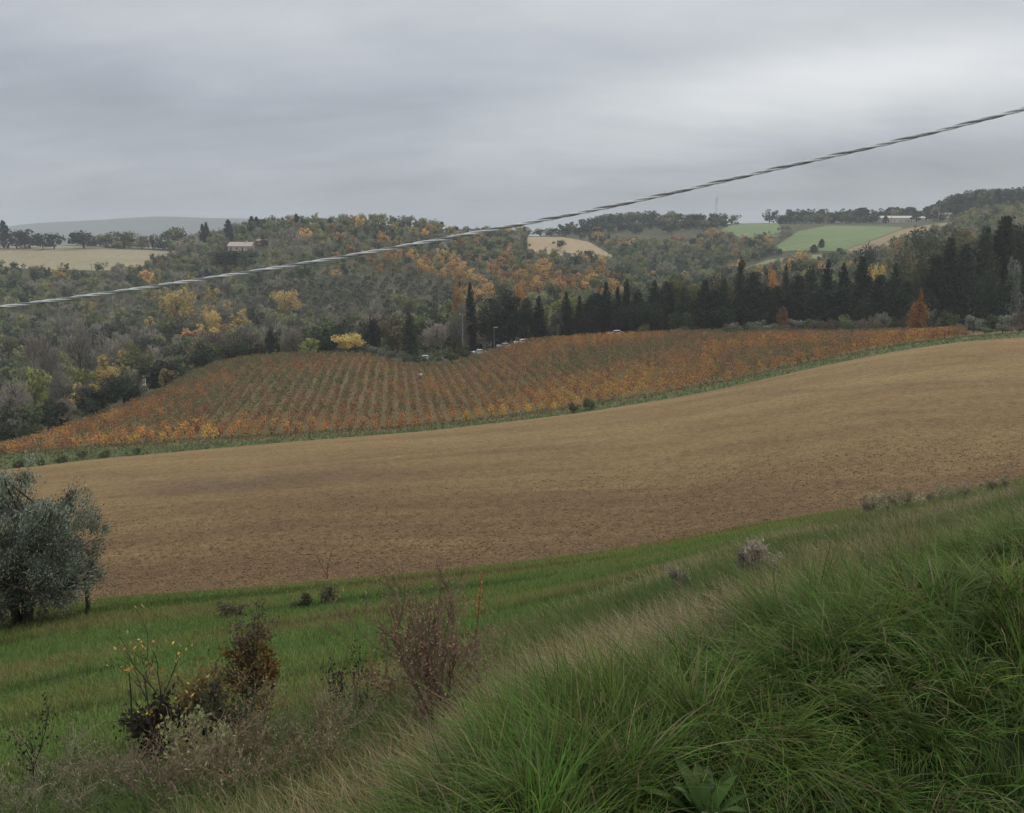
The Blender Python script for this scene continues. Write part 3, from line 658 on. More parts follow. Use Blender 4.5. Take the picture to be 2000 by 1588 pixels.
# ---------------------------------------------------------------- vineyard
d0 = unit(np.array([-.13, 1.0])); d1 = np.array([d0[1], -d0[0]])
rows_ = np.arange(-175, 260, 1.95); along = np.arange(40, 330, 1.15)
R, Q = np.meshgrid(rows_, along, indexing='ij')
VX = (R*d1[0] + Q*d0[0]).ravel() + rng.normal(0,.16,R.size); VY = (R*d1[1] + Q*d0[1]).ravel() + rng.normal(0,.12,R.size)
okv = VY > 30; VX, VY = VX[okv], VY[okv]
VA = VX/VY; LV = np.log(VY)
okv = (np.abs(VA) < .82) & (LV > featL(7, VA) + .015) & (LV < featL(8, VA) - .008) & (rng.random(len(VA)) > .06)
VX, VY, VA = VX[okv], VY[okv], VA[okv]
VZ = terr(VX, VY); VPX, VPY = screen(VX, VY, VZ)
okv = ~((VPX > 1880)); VX, VY, VZ, VPX, VPY = (q[okv] for q in (VX, VY, VZ, VPX, VPY))
def lf(x, y, s, ph): return np.sin(x/s+ph)*np.cos(y/s*1.3+ph*2.1) + .6*np.sin(x/s*2.3-y/s*1.7+ph*3)
tone = lf(VX, VY, 17, .6) + .9*rng.normal(size=len(VX))
front = np.exp(-(np.log(VY) - featL(7, VX/VY))/.06)                 # the rows by the field have kept more of their orange leaf
greenish = np.exp(-((VPX-560)/240)**2 - ((VPY-730)/42)**2)*1.7
tone = tone + 1.6*front - greenish - .1
PAL = np.array([(.200,.195,.088),(.265,.205,.105),(.32,.195,.098),(.43,.225,.095),(.53,.27,.088),(.56,.36,.10),(.31,.145,.092)])
ci = np.clip(np.digitize(tone, [-1.1,-.35,.3,.95,1.8,2.6]), 0, 5)
ci = np.where(rng.random(len(ci)) < .10, 6, ci)
def vine(n=64, spread=1.0):
    c = np.stack([rng.normal(0,.27,n), rng.uniform(-.5,.5,n), rng.uniform(.55,1.75,n) - .25*np.abs(rng.normal(0,1,n))], -1)
    c[:,2] = np.clip(c[:,2], .25, 1.9)
    v = leaves(c, rng.uniform(.16,.34,n), rng.uniform(.14,.28,n)); return v
yaw = math.atan2(d0[1], d0[0]) - math.pi/2
VP = [vine() for _ in range(6)]
tv, tq = tubes([(np.array([[0,0,-.1],[.03,.02,.4],[0,0,.8]]), np.array([.045,.035,.03])), (np.array([[0,0,.8],[0,.5,.88]]), np.array([.03,.015])), (np.array([[0,0,.8],[0,-.5,.86]]), np.array([.03,.015]))], 4)
vm = mesh('vine_trunk', tv, quads=tq, mats=[M_BARK])
vmesh = {(k, c): None for k in range(6) for c in range(7)}
vis = (VPX > -10) & (VPX < 2010)
order = np.lexsort((VY - np.exp(featL(7, VX/VY)), ~vis)); order = np.argsort(np.where(vis, VY, 1e9))
cnames = ['olive-green','brownish','russet','reddish orange','bright orange','golden','wine-red']
chosen = set(order[:290].tolist())
sv, sc_ = [], []
for i in range(len(VX)):
    k = int(rng.integers(6)); c = int(ci[i]); s = rng.uniform(.8,1.15)
    if i in chosen:
        if vmesh[(k,c)] is None:
            col = np.repeat(vary(PAL[c], len(VP[k])//4, .35, .2), 4, 0)
            vmesh[(k,c)] = mesh('leaves', VP[k], quads=lq(VP[k]), col=col, mats=[M_VINE])
        o = link('grape_vine', None, loc=(VX[i], VY[i], VZ[i])); o.rotation_euler = (0,0,yaw); o.scale = (s,s,s)
        link('leaves', vmesh[(k,c)], o); link('trunk', vm, o)
        tag(o, f'{cnames[c]} vine in the front rows of the vineyard, nearest the ploughed field', 'vine', f'{cnames[c]} vines of the front rows')
    else:
        b = VP[k].reshape(-1,4,3); b = b[rng.permutation(len(b))[:44]].reshape(-1,3)*s*np.array([1.1,1.1,1])
        ca, sa = math.cos(yaw), math.sin(yaw)
        sv.append(np.stack([b[:,0]*ca - b[:,1]*sa + VX[i], b[:,0]*sa + b[:,1]*ca + VY[i], b[:,2] + VZ[i]], -1))
        sc_.append(np.repeat(vary(PAL[c]*rng.uniform(.8,1.2), len(b)//4, .3, .2), 4, 0))
v = np.concatenate(sv)
o = link('vineyard', mesh('vineyard', v, quads=lq(v), col=np.concatenate(sc_), mats=[M_VINE]))
tag(o, 'autumn-coloured vineyard rows behind the ploughed field', 'vineyard', kind='stuff')
# margin between ploughed field and vines: rough grass and weeds
n = 34000; a = rng.uniform(-.75,.75,n); u = rng.random(n)
L0, L1 = featL(6, a) - .02, featL(7, a) + .03
Y = np.exp(L0 + (L1-L0)*u); X = a*Y; Z = terr(X, Y)
hh = rng.uniform(.03,.35,n)*(1 + .8*(np.sin(X*.35)+np.sin(X*.13+2) > .9))
c = np.stack([X, Y, Z + hh*rng.random(n)], -1)
v = leaves(c, rng.uniform(.25,.5,n), rng.uniform(.10,.22,n), np.array([[0,0,1.]]), .7)
base = np.where((rng.random(n) < .25)[:,None], [[.20,.18,.09]], np.where((rng.random(n)<.55)[:,None], [[.11,.15,.06]], [[.165,.195,.085]]))
tag(link('rough_grass', mesh('rough_grass', v, quads=lq(v), col=np.repeat(vary(base, n, .3, .1), 4, 0), mats=[M_LEAF])), 'rough green grass strip between ploughed field and vines', 'grass', kind='stuff')
# shrubs: thicket at the end of the vineyard, olive bushes in its notch, weeds on its margin
SH = [(1875,628,196,36,2),(1905,612,192,44,1),(1940,606,190,44,0),(1972,608,188,44,1),(2000,600,186,50,2),(1925,634,176,40,0),(1960,632,174,40,1),(1995,630,172,44,2),(1850,640,190,36,0),(1885,648,165,30,2),
      (1655,606,225,40,0),(1620,618,232,40,2),(1570,622,236,40,1),(1480,622,240,44,1),(1435,626,240,40,2),(1335,634,241,36,0),(1258,628,243,26,0)]
shl = ['brown twiggy shrub at the vineyard end of the thicket','grey-green shrub third in the thicket','green shrub in the thicket under the straight conifer','grey shrub in the thicket under the tallest conifer','twiggy shrub at the view\'s edge in the thicket','low green shrub in front of the thicket','low grey shrub in front of the thicket','low twiggy shrub closest to the field corner in the thicket','green shrub right beside the flame-orange tree','brown twiggy shrub on the field margin beyond the last vines',
      'olive-green round shrub between rust-red and flame-orange trees','brown twiggy shrub past the rust-red tree','grey shrub at the foot of the rust-red tree','pale grey-green shrub under the broad dark conifer','brown shrub under the tallest pencil cypress','yellowish shrub under the grey-green conifer','green shrub in front of the blunt-topped cypress, near the van']
for (px, ty, Y, w, wh), lb in zip(SH, shl): T('shrub', px, ty, Y, w, 'shrub', lb, 'shrub', None, wh)
for k, (px, ty, Y, w, wh) in enumerate([(735,672,226,36,1),(765,680,224,30,1),(790,685,222,32,1),(820,690,222,34,0),(850,682,224,40,0),(880,676,226,40,0),(905,672,230,34,0),(840,700,219,26,0),(715,668,230,26,1)]):
    T('shrub', px, ty, Y, w, 'shrub', ['grey olive bush nearest the bright yellow tree in the vineyard notch','grey olive bush second from the bright yellow tree','grey olive bush third from the bright yellow tree','green bush in the middle of the vineyard notch','green bush below the short dark cypress','bright green bush under the white cars','bright green bush beside the first parked car','small green bush lowest in the vineyard notch','grey bush tucked under the bright yellow tree'][k], 'bush', None, wh)
for k, (px, ty, Y, w) in enumerate([(120,886,117,26),(160,884,119,22),(35,896,115,30),(268,873,120,24),(1150,772,133,32),(1118,782,132,22),(80,893,116,20),(205,880,119,22)]):
    T('shrub', px, ty, Y, w, 'shrub', ['dark weed clump on the field margin above the olive tree','dark weed clump next after the widest on the field margin','wide green weed clump above the olive tree\'s top','weed clump on the margin farthest along from the olive tree','dark green bush on the margin in the middle of the vineyard front','smaller bush beside the dark green one on the vineyard front','small weed clump between two larger ones above the olive','low weed clump fourth along the margin from the olive tree'][k], 'bush', None, 0)
for k in range(26):
    px = 1420 + 17.5*k + random.uniform(-9,9); Y = random.uniform(226,244) - max(0, px-1700)*.06
    T('shrub', px, np.interp(px, [1400,1600,1750,1880],[630,620,606,600]) + random.uniform(-6,8), Y, random.uniform(30,48), 'shrub', 'grey-olive shrub in the loose belt between the vines and the cypress row', 'shrub', 'belt of shrubs under the cypress row')
# ---------------------------------------------------------------- cars, buildings, poles
def car_meshes(paint):
    prof = [(-2.05,.32),(-2.1,.62),(-2.0,.86),(-1.2,.95),(1.75,1.0),(2.02,.9),(2.08,.6),(2.02,.3)]
    prof2 = [(-1.15,.95),(-.45,1.38),(.9,1.42),(1.7,1.0)]
    def ext(pr, w0, w1):
        n = len(pr); z0, z1 = min(p[1] for p in pr), max(p[1] for p in pr)
        w = [w0 + (w1-w0)*(p[1]-z0)/(z1-z0) for p in pr]
        v = [(p[0], -ww, p[1]) for p, ww in zip(pr, w)] + [(p[0], ww, p[1]) for p, ww in zip(pr, w)]
        f = [tuple(range(n)), tuple(range(2*n-1, n-1, -1))] + [(i, i+n, (i+1)%n+n, (i+1)%n) for i in range(n)]
        return v, f
    v, f = ext(prof, .8, .85); v2, f2 = ext(prof2, .8, .62)
    body = mesh('body', v + v2, faces=f + [tuple(q+len(v) for q in g) for g in f2], mats=[paint])
    g = [(-1.02,1.0),(-.42,1.33),(.86,1.36),(1.45,1.03)]
    vs = []; fs = []
    for s in (-1, 1):
        k = len(vs); vs += [(x, s*(.815 - (z-.95)/.47*.18), z) for x, z in g]; fs.append((k,k+1,k+2,k+3))
    k = len(vs); vs += [(-1.16,-.7,1.0),(-1.16,.7,1.0),(-.52,.58,1.37),(-.52,-.58,1.37)]; fs.append((k,k+1,k+2,k+3))
    k = len(vs); vs += [(1.72,-.7,1.03),(1.72,.7,1.03),(1.02,.58,1.41),(1.02,-.58,1.41)]; fs.append((k,k+1,k+2,k+3))
    win = mesh('window', vs, faces=fs, mats=[M_GLASS])
    def cyl(r, w):
        n = 16; vv = [(r*math.cos(t*2*math.pi/n), -w, r*math.sin(t*2*math.pi/n)) for t in range(n)] + [(r*math.cos(t*2*math.pi/n), w, r*math.sin(t*2*math.pi/n)) for t in range(n)]
        return vv, [tuple(range(n)), tuple(range(2*n-1,n-1,-1))] + [(i,(i+1)%n,(i+1)%n+n,i+n) for i in range(n)]
    return body, win, mesh('tyre', *[cyl(.32,.1)[0]], faces=cyl(.32,.1)[1], mats=[M_TYRE]), mesh('rim', cyl(.19,.108)[0], faces=cyl(.19,.108)[1], mats=[M_RIM])
CM = {'w': car_meshes(M_PAINT), 's': car_meshes(M_PAINT2)}
def car(px, py, Y, c, rz, label, sc=(1,1,1)):
    a, t = ray(px, py); x = float(a)*Y; z = float(t)*Y
    zt = float(terr(x, Y))
    o = link('parked_car', None, loc=(x, Y, zt)); o.rotation_euler = (0,0,rz); o.scale = sc
    b, w, ty, ri = CM[c]
    link('body', b, o); link('window', w, o)
    for wx in (-1.3, 1.3):
        for wy in (-.76, .76):
            wh = link('tyre', ty, o, (wx, wy, .32)); link('rim', ri, wh)
    return tag(o, label, 'car')
car(935,668,236,'w',.15,'white car parked beside the pines, nearest the bright green bush')
car(985,666,241,'s',.1,'silver car parked under the broad pines')
car(1019,664,243,'w',.5,'white car parked past the silver car')
car(1203,640,247,'w',.05,'white van-like car parked alone before the cypress row',(1.15,1.1,1.35))
car(828,668,240,'w',.02,'white car parked at the end of the road by the short dark cypress',(1,1,1.05))
car(849,668,241,'s',.6,'pale car half hidden behind the white one at the road end')
# car park / lane the cars stand on
ls = []
for px, Y in ((560,262),(700,250),(820,241),(900,238),(985,242),(1100,248),(1205,248),(1350,250),(1480,252)):
    a, _ = ray(px, 660); ls.append((float(a)*Y, Y))
ls = np.array(ls); tt = np.linspace(0, len(ls)-1, 90); cx, cy = np.interp(tt, range(len(ls)), ls[:,0]), np.interp(tt, range(len(ls)), ls[:,1])
tg = unit(np.stack([np.gradient(cx), np.gradient(cy)], -1)); nr = np.stack([-tg[:,1], tg[:,0]], -1)
vv = []
for s in (-3.2, -1.1, 1.1, 3.2):
    x, y = cx + nr[:,0]*s, cy + nr[:,1]*s; vv.append(np.stack([x, y, terr(x, y) + .06], -1))
n = 90; i = np.arange(3)[:,None]*n + np.arange(n-1)[None]
tag(link('lane', mesh('lane', np.concatenate(vv), quads=np.stack([i,i+1,i+n+1,i+n],-1).reshape(-1,4), mats=[simple('lane_asphalt',(.09,.088,.085),.9,1.5,.2)])), kind='structure')
def house(px, py, Y, w, d, hwall, hroof, rz, wallm, roofm, name, label, cat, nwin=3, chimney=True, floors=1):
    a, _ = ray(px, py); x = float(a)*Y
    o = link(name, None, loc=(x, Y, float(terr(x, Y)) - .3)); o.rotation_euler = (0,0,rz)
    v, q = box(-w/2, w/2, -d/2, d/2, 0, hwall)
    g = np.array([(-w/2,-d/2,hwall),(-w/2,d/2,hwall),(-w/2,0,hwall+hroof),(w/2,-d/2,hwall),(w/2,d/2,hwall),(w/2,0,hwall+hroof)])
    me = mesh('wall', np.concatenate([v, g]), faces=[tuple(map(int,f)) for f in q] + [(8,10,9),(11,12,13)], mats=[wallm]); link('wall', me, o)
    e = .5; k = hroof/(d/2)
    rv = []
    for s in (-1, 1):
        for yy, zz in ((s*(d/2+e), hwall-e*k), (0, hwall+hroof)):
            for t in (.05, .28): rv += [(-w/2-e, yy, zz+t), (w/2+e, yy, zz+t)]
    fs = []
    for b in (0, 8): fs += [(b,b+1,b+5,b+4),(b+2,b+6,b+7,b+3),(b,b+2,b+3,b+1),(b,b+4,b+6,b+2),(b+1,b+3,b+7,b+5)]
    r = link('roof', mesh('roof', rv, faces=fs, mats=[roofm]), o)
    if chimney:
        v, q = box(w*.2, w*.2+.8, -.4, .4, hwall+hroof*.6, hwall+hroof+1.2); link('chimney', mesh('chimney', v, quads=q, mats=[wallm]), r)
    for fl in range(floors):
        for j in range(nwin):
            xx = -w/2 + w*(j+.5)/nwin; zz = 1.0 + fl*2.8
            v, q = boxes([(xx-.5, xx+.5, -d/2-.03, -d/2+.02, zz, zz+1.3)]); link('window', mesh('window', v, quads=q, mats=[M_DARK]), o)
    v, q = box(w*.12-.5, w*.12+.5, -d/2-.04, -d/2+.02, .05, 2.1); link('door', mesh('door', v, quads=q, mats=[M_DARK]), o)
    return tag(o, label, cat)
house(473,490,600,16,8,3.2,2.3,-.12,M_WALL,simple('sunbleached_tiles',(.46,.38,.335),.9,.6,.15),'farmhouse','long low pinkish farmhouse on the wooded hillside','farmhouse',4)
house(512,484,606,6,5,2.6,1.0,.3,simple('dull_plaster',(.33,.25,.2),.9,.5,.1),simple('dull_tiles',(.30,.22,.18),.9,.5,.1),'outbuilding','small dull outbuilding beside the pinkish farmhouse','outbuilding',1,False)
house(930,628,268,7,6,3.6,1.8,.2,M_PALE,M_ROOF,'shed','pink-roofed shed beside the lone slim cypress','shed',1,False)
house(1666,515,330,8,7,6,2,.3,simple('cream_plaster',(.72,.64,.46),.9,.5,.1),M_ROOF,'cottage','little cream house showing between two pointed tree tops','house',2,True,2)
house(1737,535,300,11,8,5,2.2,-.2,M_PALE,simple('grey_roof',(.42,.43,.42),.8,.6,.12),'cottage','pale grey-roofed house behind the dark row','house',3,False,1)
house(1630,540,300,7,6,4,1.6,.1,M_PALE,simple('pale_roof',(.5,.5,.48),.8,.6,.12),'cottage','small pale house hidden low behind the dark row','house',2,False,1)
house(1760,428,925,46,9,4.5,2,.05,M_PALE,simple('light_tiles',(.55,.5,.44),.8,.6,.12),'farm_building','long low pale building on the far ridge','building',8,False,1)
house(1850,432,800,20,8,3,1.3,.0,M_PALE,simple('tan_tiles',(.34,.30,.25),.8,.6,.12),'barn','low building beside the rounded hilltop wood','building',5,False,1)
# polytunnel among the hollow's trees
px, Y = 262, 240; a, _ = ray(px, 722); x = float(a)*Y; z0 = float(terr(x, Y))
o = link('greenhouse', None, loc=(x, Y, z0)); o.rotation_euler = (0,0,.1); zt = float(ray(px,722)[1])*Y - z0
n = 12; w = 2.0; hv = max(3.0, zt-.9)
arc = [(w*math.cos(math.pi*k/n), hv-2.2 + 2.2*math.sin(math.pi*k/n)) for k in range(n+1)]
arc = [(w,0)] + arc + [(-w,0)]
v = [(-2.2, p[0], p[1]) for p in arc] + [(2.2, p[0], p[1]) for p in arc]; m = len(arc)
link('cover', mesh('cover', v, faces=[(i,i+1,i+1+m,i+m) for i in range(m-1)], mats=[simple('white_film',(.50,.52,.53),.5,1,.08)]), o)
for xx in (-2.22, 2.22): link('end_panel', mesh('end_panel', [(xx,p[0],p[1]) for p in arc], faces=[tuple(range(m))], mats=[M_PALE]), o)
tag(o, 'white plastic greenhouse showing between the dark trees of the hollow', 'greenhouse')
def pole(px, topy, Y, name, label, cat, arm=True, rad=.14, lamp=False):
    a, t = ray(px, topy); x = float(a)*Y; z0 = float(terr(x, Y)); h = max(3, float(t)*Y - z0)
    o = link(name, None, loc=(x, Y, z0))
    v, q = tubes([(np.array([[0,0,-.3],[0,0,h*.5],[0,0,h]]), np.array([rad, rad*.85, rad*.65]))], 8); link('post', mesh('post', v, quads=q, mats=[M_POLE], smooth=True), o)
    if arm:
        v, q = box(-.9,.9,-.06,.06,h-.5,h-.38); link('crossarm', mesh('crossarm', v, quads=q, mats=[M_STEEL]), o)
        v, q = boxes([(xx-.06,xx+.06,-.06,.06,h-.38,h-.14) for xx in (-.8,0.0001,.8)]); link('insulator', mesh('insulator', v, quads=q, mats=[M_PALE]), o)
    if lamp:
        v, q = boxes([(-.1,1.0,-.1,.1,h,h+.16)]); link('lamp_head', mesh('lamp_head', v, quads=q, mats=[M_PALE]), o)
    return tag(o, label, cat)
pole(178,515,520,'utility_pole','pale utility pole at the low rim of the stubble field','pole',True,.2)
pole(1836,392,720,'utility_pole','utility pole on the slope beside the rounded hilltop wood','pole',True,.3)
pole(1743,404,880,'utility_pole','thin pole standing before the long ridge building','pole',True,.25)
pole(1918,428,420,'utility_pole','pole on the slope above the tall conifers','pole',True,.16)
pole(903,612,238,'utility_pole','grey utility pole beside the bright green bush by the cars','pole',True,.16)
pole(965,640,237,'street_lamp','thin street lamp between the white and silver cars','street lamp',False,.08,True)
# lattice mast on the far ridge
a, t = ray(1400, 384); Y = 975.; x = float(a)*Y; z0 = float(terr(x, Y)); h = float(t)*Y - z0
P = []
for sx in (-1,1):
    for sy in (-1,1): P.append((np.array([[sx*1.6,sy*1.6,-.5],[sx*.25,sy*.25,h]]), np.array([.06,.04])))
for k in range(9):
    z1, z2 = h*k/9, h*(k+1)/9; w1, w2 = 1.6-1.35*k/9, 1.6-1.35*(k+1)/9
    for s in (-1,1):
        P.append((np.array([[-w1,s*w1,z1],[w2,s*w2,z2]]), np.array([.025,.025]))); P.append((np.array([[s*w1,-w1,z1],[s*w2,w2,z2]]), np.array([.025,.025])))
v, q = tubes(P, 4)
o = link('lattice_mast', None, loc=(x, Y, z0)); link('mast_frame', mesh('mast_frame', v, quads=q, mats=[M_STEEL]), o)
v, q = boxes([(-2.2,2.2,-.1,.1,h*.8,h*.8+.2),(-1.6,1.6,-.1,.1,h*.9,h*.9+.2)]); link('crossarm', mesh('crossarm', v, quads=q, mats=[M_STEEL]), o)
tag(o, 'faint lattice mast sticking up from the far ridge wood', 'mast')
# white crate among the vines
p = hit(820, 741, 150); o = link('crate', None, loc=p); o.scale = (.55,.55,.6)
bx = [(-.9,.9,-.6,.6,.0,.12),(-.9,.9,-.6,-.54,.12,1.9),(-.9,.9,.54,.6,.12,1.9),(-.9,-.84,-.54,.54,.12,1.9),(.84,.9,-.54,.54,.12,1.9)]
v, q = boxes(bx); link('bin', mesh('bin', v, quads=q, mats=[M_CRATE]), o)
v, q = boxes([(-.94,.94,-.64,.64,1.902,2.0)]); link('lid', mesh('lid', v, quads=q, mats=[M_CRATE]), o)
tag(o, 'white bin standing among the vines', 'bin')
# ---------------------------------------------------------------- twisted overhead cable
pts = []
for px, py, Y in ((-900,675,13.5),(-400,640,12.2),(0,600,11.4),(350,552,10.9),(640,507,10.5),(900,460,10.2),(1200,402,9.9),(1500,333,9.6),(1750,276,9.4),(2000,213,9.2),(2300,132,9.0),(2700,10,8.7)):
    a, t = ray(px, py); pts.append((float(a)*Y, Y, float(t)*Y))
pts = np.array(pts); ts = np.arange(len(pts))
tt = np.linspace(0, len(pts)-1, 900)
cl = np.stack([pchip(ts, pts[:,k], tt) for k in range(3)], -1)
ker = np.ones(61)/61
for k in range(3):
    e = np.concatenate([np.full(30, cl[0,k]) + (cl[1,k]-cl[0,k])*np.arange(-30,0), cl[:,k], np.full(30, cl[-1,k]) + (cl[-1,k]-cl[-2,k])*np.arange(1,31)])
    cl[:,k] = np.convolve(e, ker, 'valid')
s = np.concatenate([[0], np.cumsum(np.linalg.norm(np.diff(cl,axis=0),axis=1))])
ss = np.linspace(0, s[-1], 2600); cl = np.stack([np.interp(ss, s, cl[:,k]) for k in range(3)], -1)
tg = unit(np.gradient(cl, axis=0)); u = unit(np.cross(tg, [[0,0,1.]])); w = np.cross(tg, u)
o = link('power_cable', None, loc=(0,0,0))
for k, m in enumerate((M_WIREL, M_WIRED, M_WIREL)):
    ph = ss*2*math.pi/.62 + k*2*math.pi/3
    v, q = tubes([(cl +   .0118*(np.cos(ph)[:,None]*u + np.sin(ph)[:,None]*w), .0108)], 6)
    link('strand', mesh('strand', v, quads=q, mats=[m], smooth=True), o)
tag(o, 'twisted grey overhead power cable slanting across the sky', 'cable')
# ---------------------------------------------------------------- ploughed clods on the near part of the field
n = 110000
a = rng.uniform(-.78,.78,n); L0 = featL(3,a)+.012
Y = np.exp(L0 + (rng.random(n)**1.6)*(math.log(72)-L0)); X = a*Y; Z = terr(X, Y)
sz = np.exp(rng.normal(math.log(.024), .38, n))*np.clip((80-Y)/30,.35,1.1)
o8 = np.array([(1,0,0),(0,1,0),(-1,0,0),(0,-1,0),(0,0,.6),(0,0,-.6)], float)
vv = (o8[None]*sz[:,None,None]*rng.uniform(.6,1.35,(n,6,3)) + rng.normal(0,.12,(n,6,3))*sz[:,None,None] + np.stack([X,Y,Z+sz*.12],-1)[:,None]).reshape(-1,3)
f = np.array([(0,1,4),(1,2,4),(2,3,4),(3,0,4),(1,0,5),(2,1,5),(3,2,5),(0,3,5)])
ff = (np.arange(n)[:,None,None]*6 + f[None]).reshape(-1,3)
cc = vary(np.array([[.225,.155,.088]])*(1+.35*np.clip((Y[:,None]-20)/70,0,1)), n, .22, .05)  # clods follow the soil's painted shade: darker near, paler far
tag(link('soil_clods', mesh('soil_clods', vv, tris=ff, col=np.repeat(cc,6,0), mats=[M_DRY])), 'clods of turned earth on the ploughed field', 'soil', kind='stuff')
# ---------------------------------------------------------------- grass
def blades(P, az, L, w, lean, curl, col, seg=5, tip=None):
    n = len(P); s = np.linspace(0,1,seg+1)
    th = lean[:,None] + curl[:,None]*s[None]
    dz = np.cos(th); dh = np.sin(th)
    z = np.concatenate([np.zeros((n,1)), np.cumsum((dz[:,1:]+dz[:,:-1])/2, 1)], 1)*L[:,None]/seg
    h = np.concatenate([np.zeros((n,1)), np.cumsum((dh[:,1:]+dh[:,:-1])/2, 1)], 1)*L[:,None]/seg
    ca, sa = np.cos(az), np.sin(az)
    ctr = np.stack([P[:,0,None] + h*ca[:,None], P[:,1,None] + h*sa[:,None], P[:,2,None] + z], -1)
    ww = w[:,None]*(1 - s[None]**1.6)*.5 + .0003
    side = np.stack([-sa, ca, rng.normal(0,.35,n)], -1); side = unit(side)
    V = np.stack([ctr - side[:,None]*ww[...,None], ctr + side[:,None]*ww[...,None]], 2).reshape(-1,3)
    i = np.arange(n)[:,None]*(seg+1)*2 + np.arange(seg)[None]*2
    Qd = np.stack([i, i+1, i+3, i+2], -1).reshape(-1,4)
    C = np.repeat(col[:,None], seg+1, 1)
    if tip is not None:
        k = (s[None,:,None]**2)*tip[:,None,None]; C = C*(1-k) + np.array([.26,.22,.10])*k
    return V, Qd, np.repeat(C, 2, 1).reshape(-1,3)
# lush tufts on the bank
def bank_points(n, amin, amax, t0, t1):
    a = rng.uniform(amin, amax, n); L0 = featL(1,a); y0 = np.maximum(.75, np.exp(L0)*.34)
    u = rng.random(n)**.8
    Y = y0 + (np.exp(L0)*t1 - y0)*u if t0 is None else np.exp(L0)*(t0 + (t1-t0)*u)
    return a*Y, Y
nt_ = 5600
tx, ty = bank_points(nt_, -1.1, 1.15, None, 1.25)
keep_ = (tx + .62 - (ty-1.35)*.10 + .18*rng.normal(size=nt_)) > 0
pw = hit(1375,1640,1.3,10); keep_ &= np.hypot(tx-pw[0], ty-pw[1]+.12) > .26
tx, ty = tx[keep_], ty[keep_]; nt_ = len(tx)
taz = math.pi*1.05 + 1.1*np.sin(tx*1.9+ty*1.3) + 1.1*rng.normal(size=nt_)             # mostly fallen downslope
tl = rng.uniform(.22,.43,nt_)*(1 + .4*np.sin(tx*2.1+1)*np.cos(ty*1.6)); tlean = rng.uniform(.45,1.4,nt_); tcurl = rng.uniform(.3,1.5,nt_)
nb = 46; k = np.repeat(np.arange(nt_), nb); n = len(k)
r = .07*np.sqrt(rng.random(n)); b = rng.uniform(0,6.28,n)
X = tx[k] + r*np.cos(b); Y = np.maximum(.55, ty[k] + r*np.sin(b)); Z = terr(X, Y) - .01
az = taz[k] + rng.normal(0,.75,n)
tc = np.array([.084,.150,.028])[None]*rng.uniform(.55,1.35,(nt_,1))*np.where(rng.random((nt_,1)) < .16, [[1.5,1.15,1.25]], [[1,1,1]])
col = tc[k]*rng.uniform(.65,1.4,(n,1))*(1+.1*rng.normal(size=(n,3)))
dry = rng.random(n) < np.where(rng.random(nt_) < .12, .4, .035)[k]; col[dry] = np.array([.27,.235,.13])*rng.uniform(.6,1.2,(dry.sum(),1))
col = np.clip(col,.005,1)
V, Qd, C = blades(np.stack([X,Y,Z],-1), az, tl[k]*rng.uniform(.55,1.25,n), rng.uniform(.0025,.0095,n), np.abs(tlean[k]+rng.normal(0,.2,n)), tcurl[k]*rng.uniform(.6,1.4,n), col, 6, np.where(rng.random(n)<.25, rng.uniform(.2,.8,n), 0))
tag(link('tall_grass', mesh('tall_grass', V, quads=Qd, col=C, mats=[M_GRASS])), 'long lush drooping green grass on the near bank', 'grass', kind='stuff')
# paler, drier grass on the falling slope below the bank edge
n = 125000
a = rng.uniform(-1.25,1.0,n); L0, L1 = featL(1,a)+.12, featL(2,a)+.10
Y = np.exp(L0 + (L1-L0)*rng.random(n)**.85); X = a*Y; Z = terr(X,Y)-.01
pat = lf(X, Y, 1.3, .4) + .5*rng.normal(size=n)
pat = pat - .9*np.clip(-a-.12,0,.5)
g = np.where((pat > .55)[:,None], [[.34,.28,.165]], np.where((pat > -.4)[:,None], [[.185,.19,.072]], [[.095,.145,.040]]))
col = np.clip(g*rng.uniform(.6,1.35,(n,1))*(1+.08*rng.normal(size=(n,3))),.005,1)
V, Qd, C = blades(np.stack([X,Y,Z],-1), math.pi*.95 + 1.0*rng.normal(size=n), rng.uniform(.12,.36,n)*np.clip(1+.9*(a+.12), .55, 1), rng.uniform(.003,.006,n)*(1+.06*Y), rng.uniform(0,.7,n), rng.uniform(.3,1.5,n), col, 3)
tag(link('dry_grass', mesh('dry_grass', V, quads=Qd, col=C, mats=[M_GRASS])), 'pale half-dry grass on the slope below the bank', 'grass', kind='stuff')
# meadow turf
n = 310000
a = rng.uniform(-1.15,.82,n); L0, L1 = featL(2,a)-.05, featL(3,a)+.004
Y = np.sqrt(np.exp(2*L0) + (np.exp(2*L1)-np.exp(2*L0))*rng.random(n)**1.15); X = a*Y; Z = terr(X,Y)-.008
pat = lf(X*.8, Y*1.7, 2.2, 1.9) + .45*rng.normal(size=n)
g = np.where((pat > .95)[:,None], [[.215,.185,.080]], np.where((pat > .15)[:,None], [[.185,.215,.062]], [[.118,.190,.048]]))
edge = np.clip(1 - (featL(3,a) - np.log(Y))/.16, 0, 1)[:,None]*np.clip(.55+.5*lf(X,Y,2.4,.9),0,1)[:,None]
g = g*(1-edge) + np.array([[.235,.235,.065]])*edge                      # yellower strip beside the soil
g = np.where((np.sin(-X*.55+Y*2.1+.5*np.sin(X*.4)) + .5*lf(X,Y,3,.2) > .75)[:,None], g*.62, g)
col = np.clip(g*rng.uniform(.65,1.35,(n,1))*(1+.08*rng.normal(size=(n,3))),.005,1)
V, Qd, C = blades(np.stack([X,Y,Z],-1), rng.uniform(0,6.28,n), rng.uniform(.05,.16,n)*(1+.35*(pat>.6)), rng.uniform(.004,.008,n)*(1+.07*Y), rng.uniform(0,.6,n), rng.uniform(.2,1.3,n), col, 2)
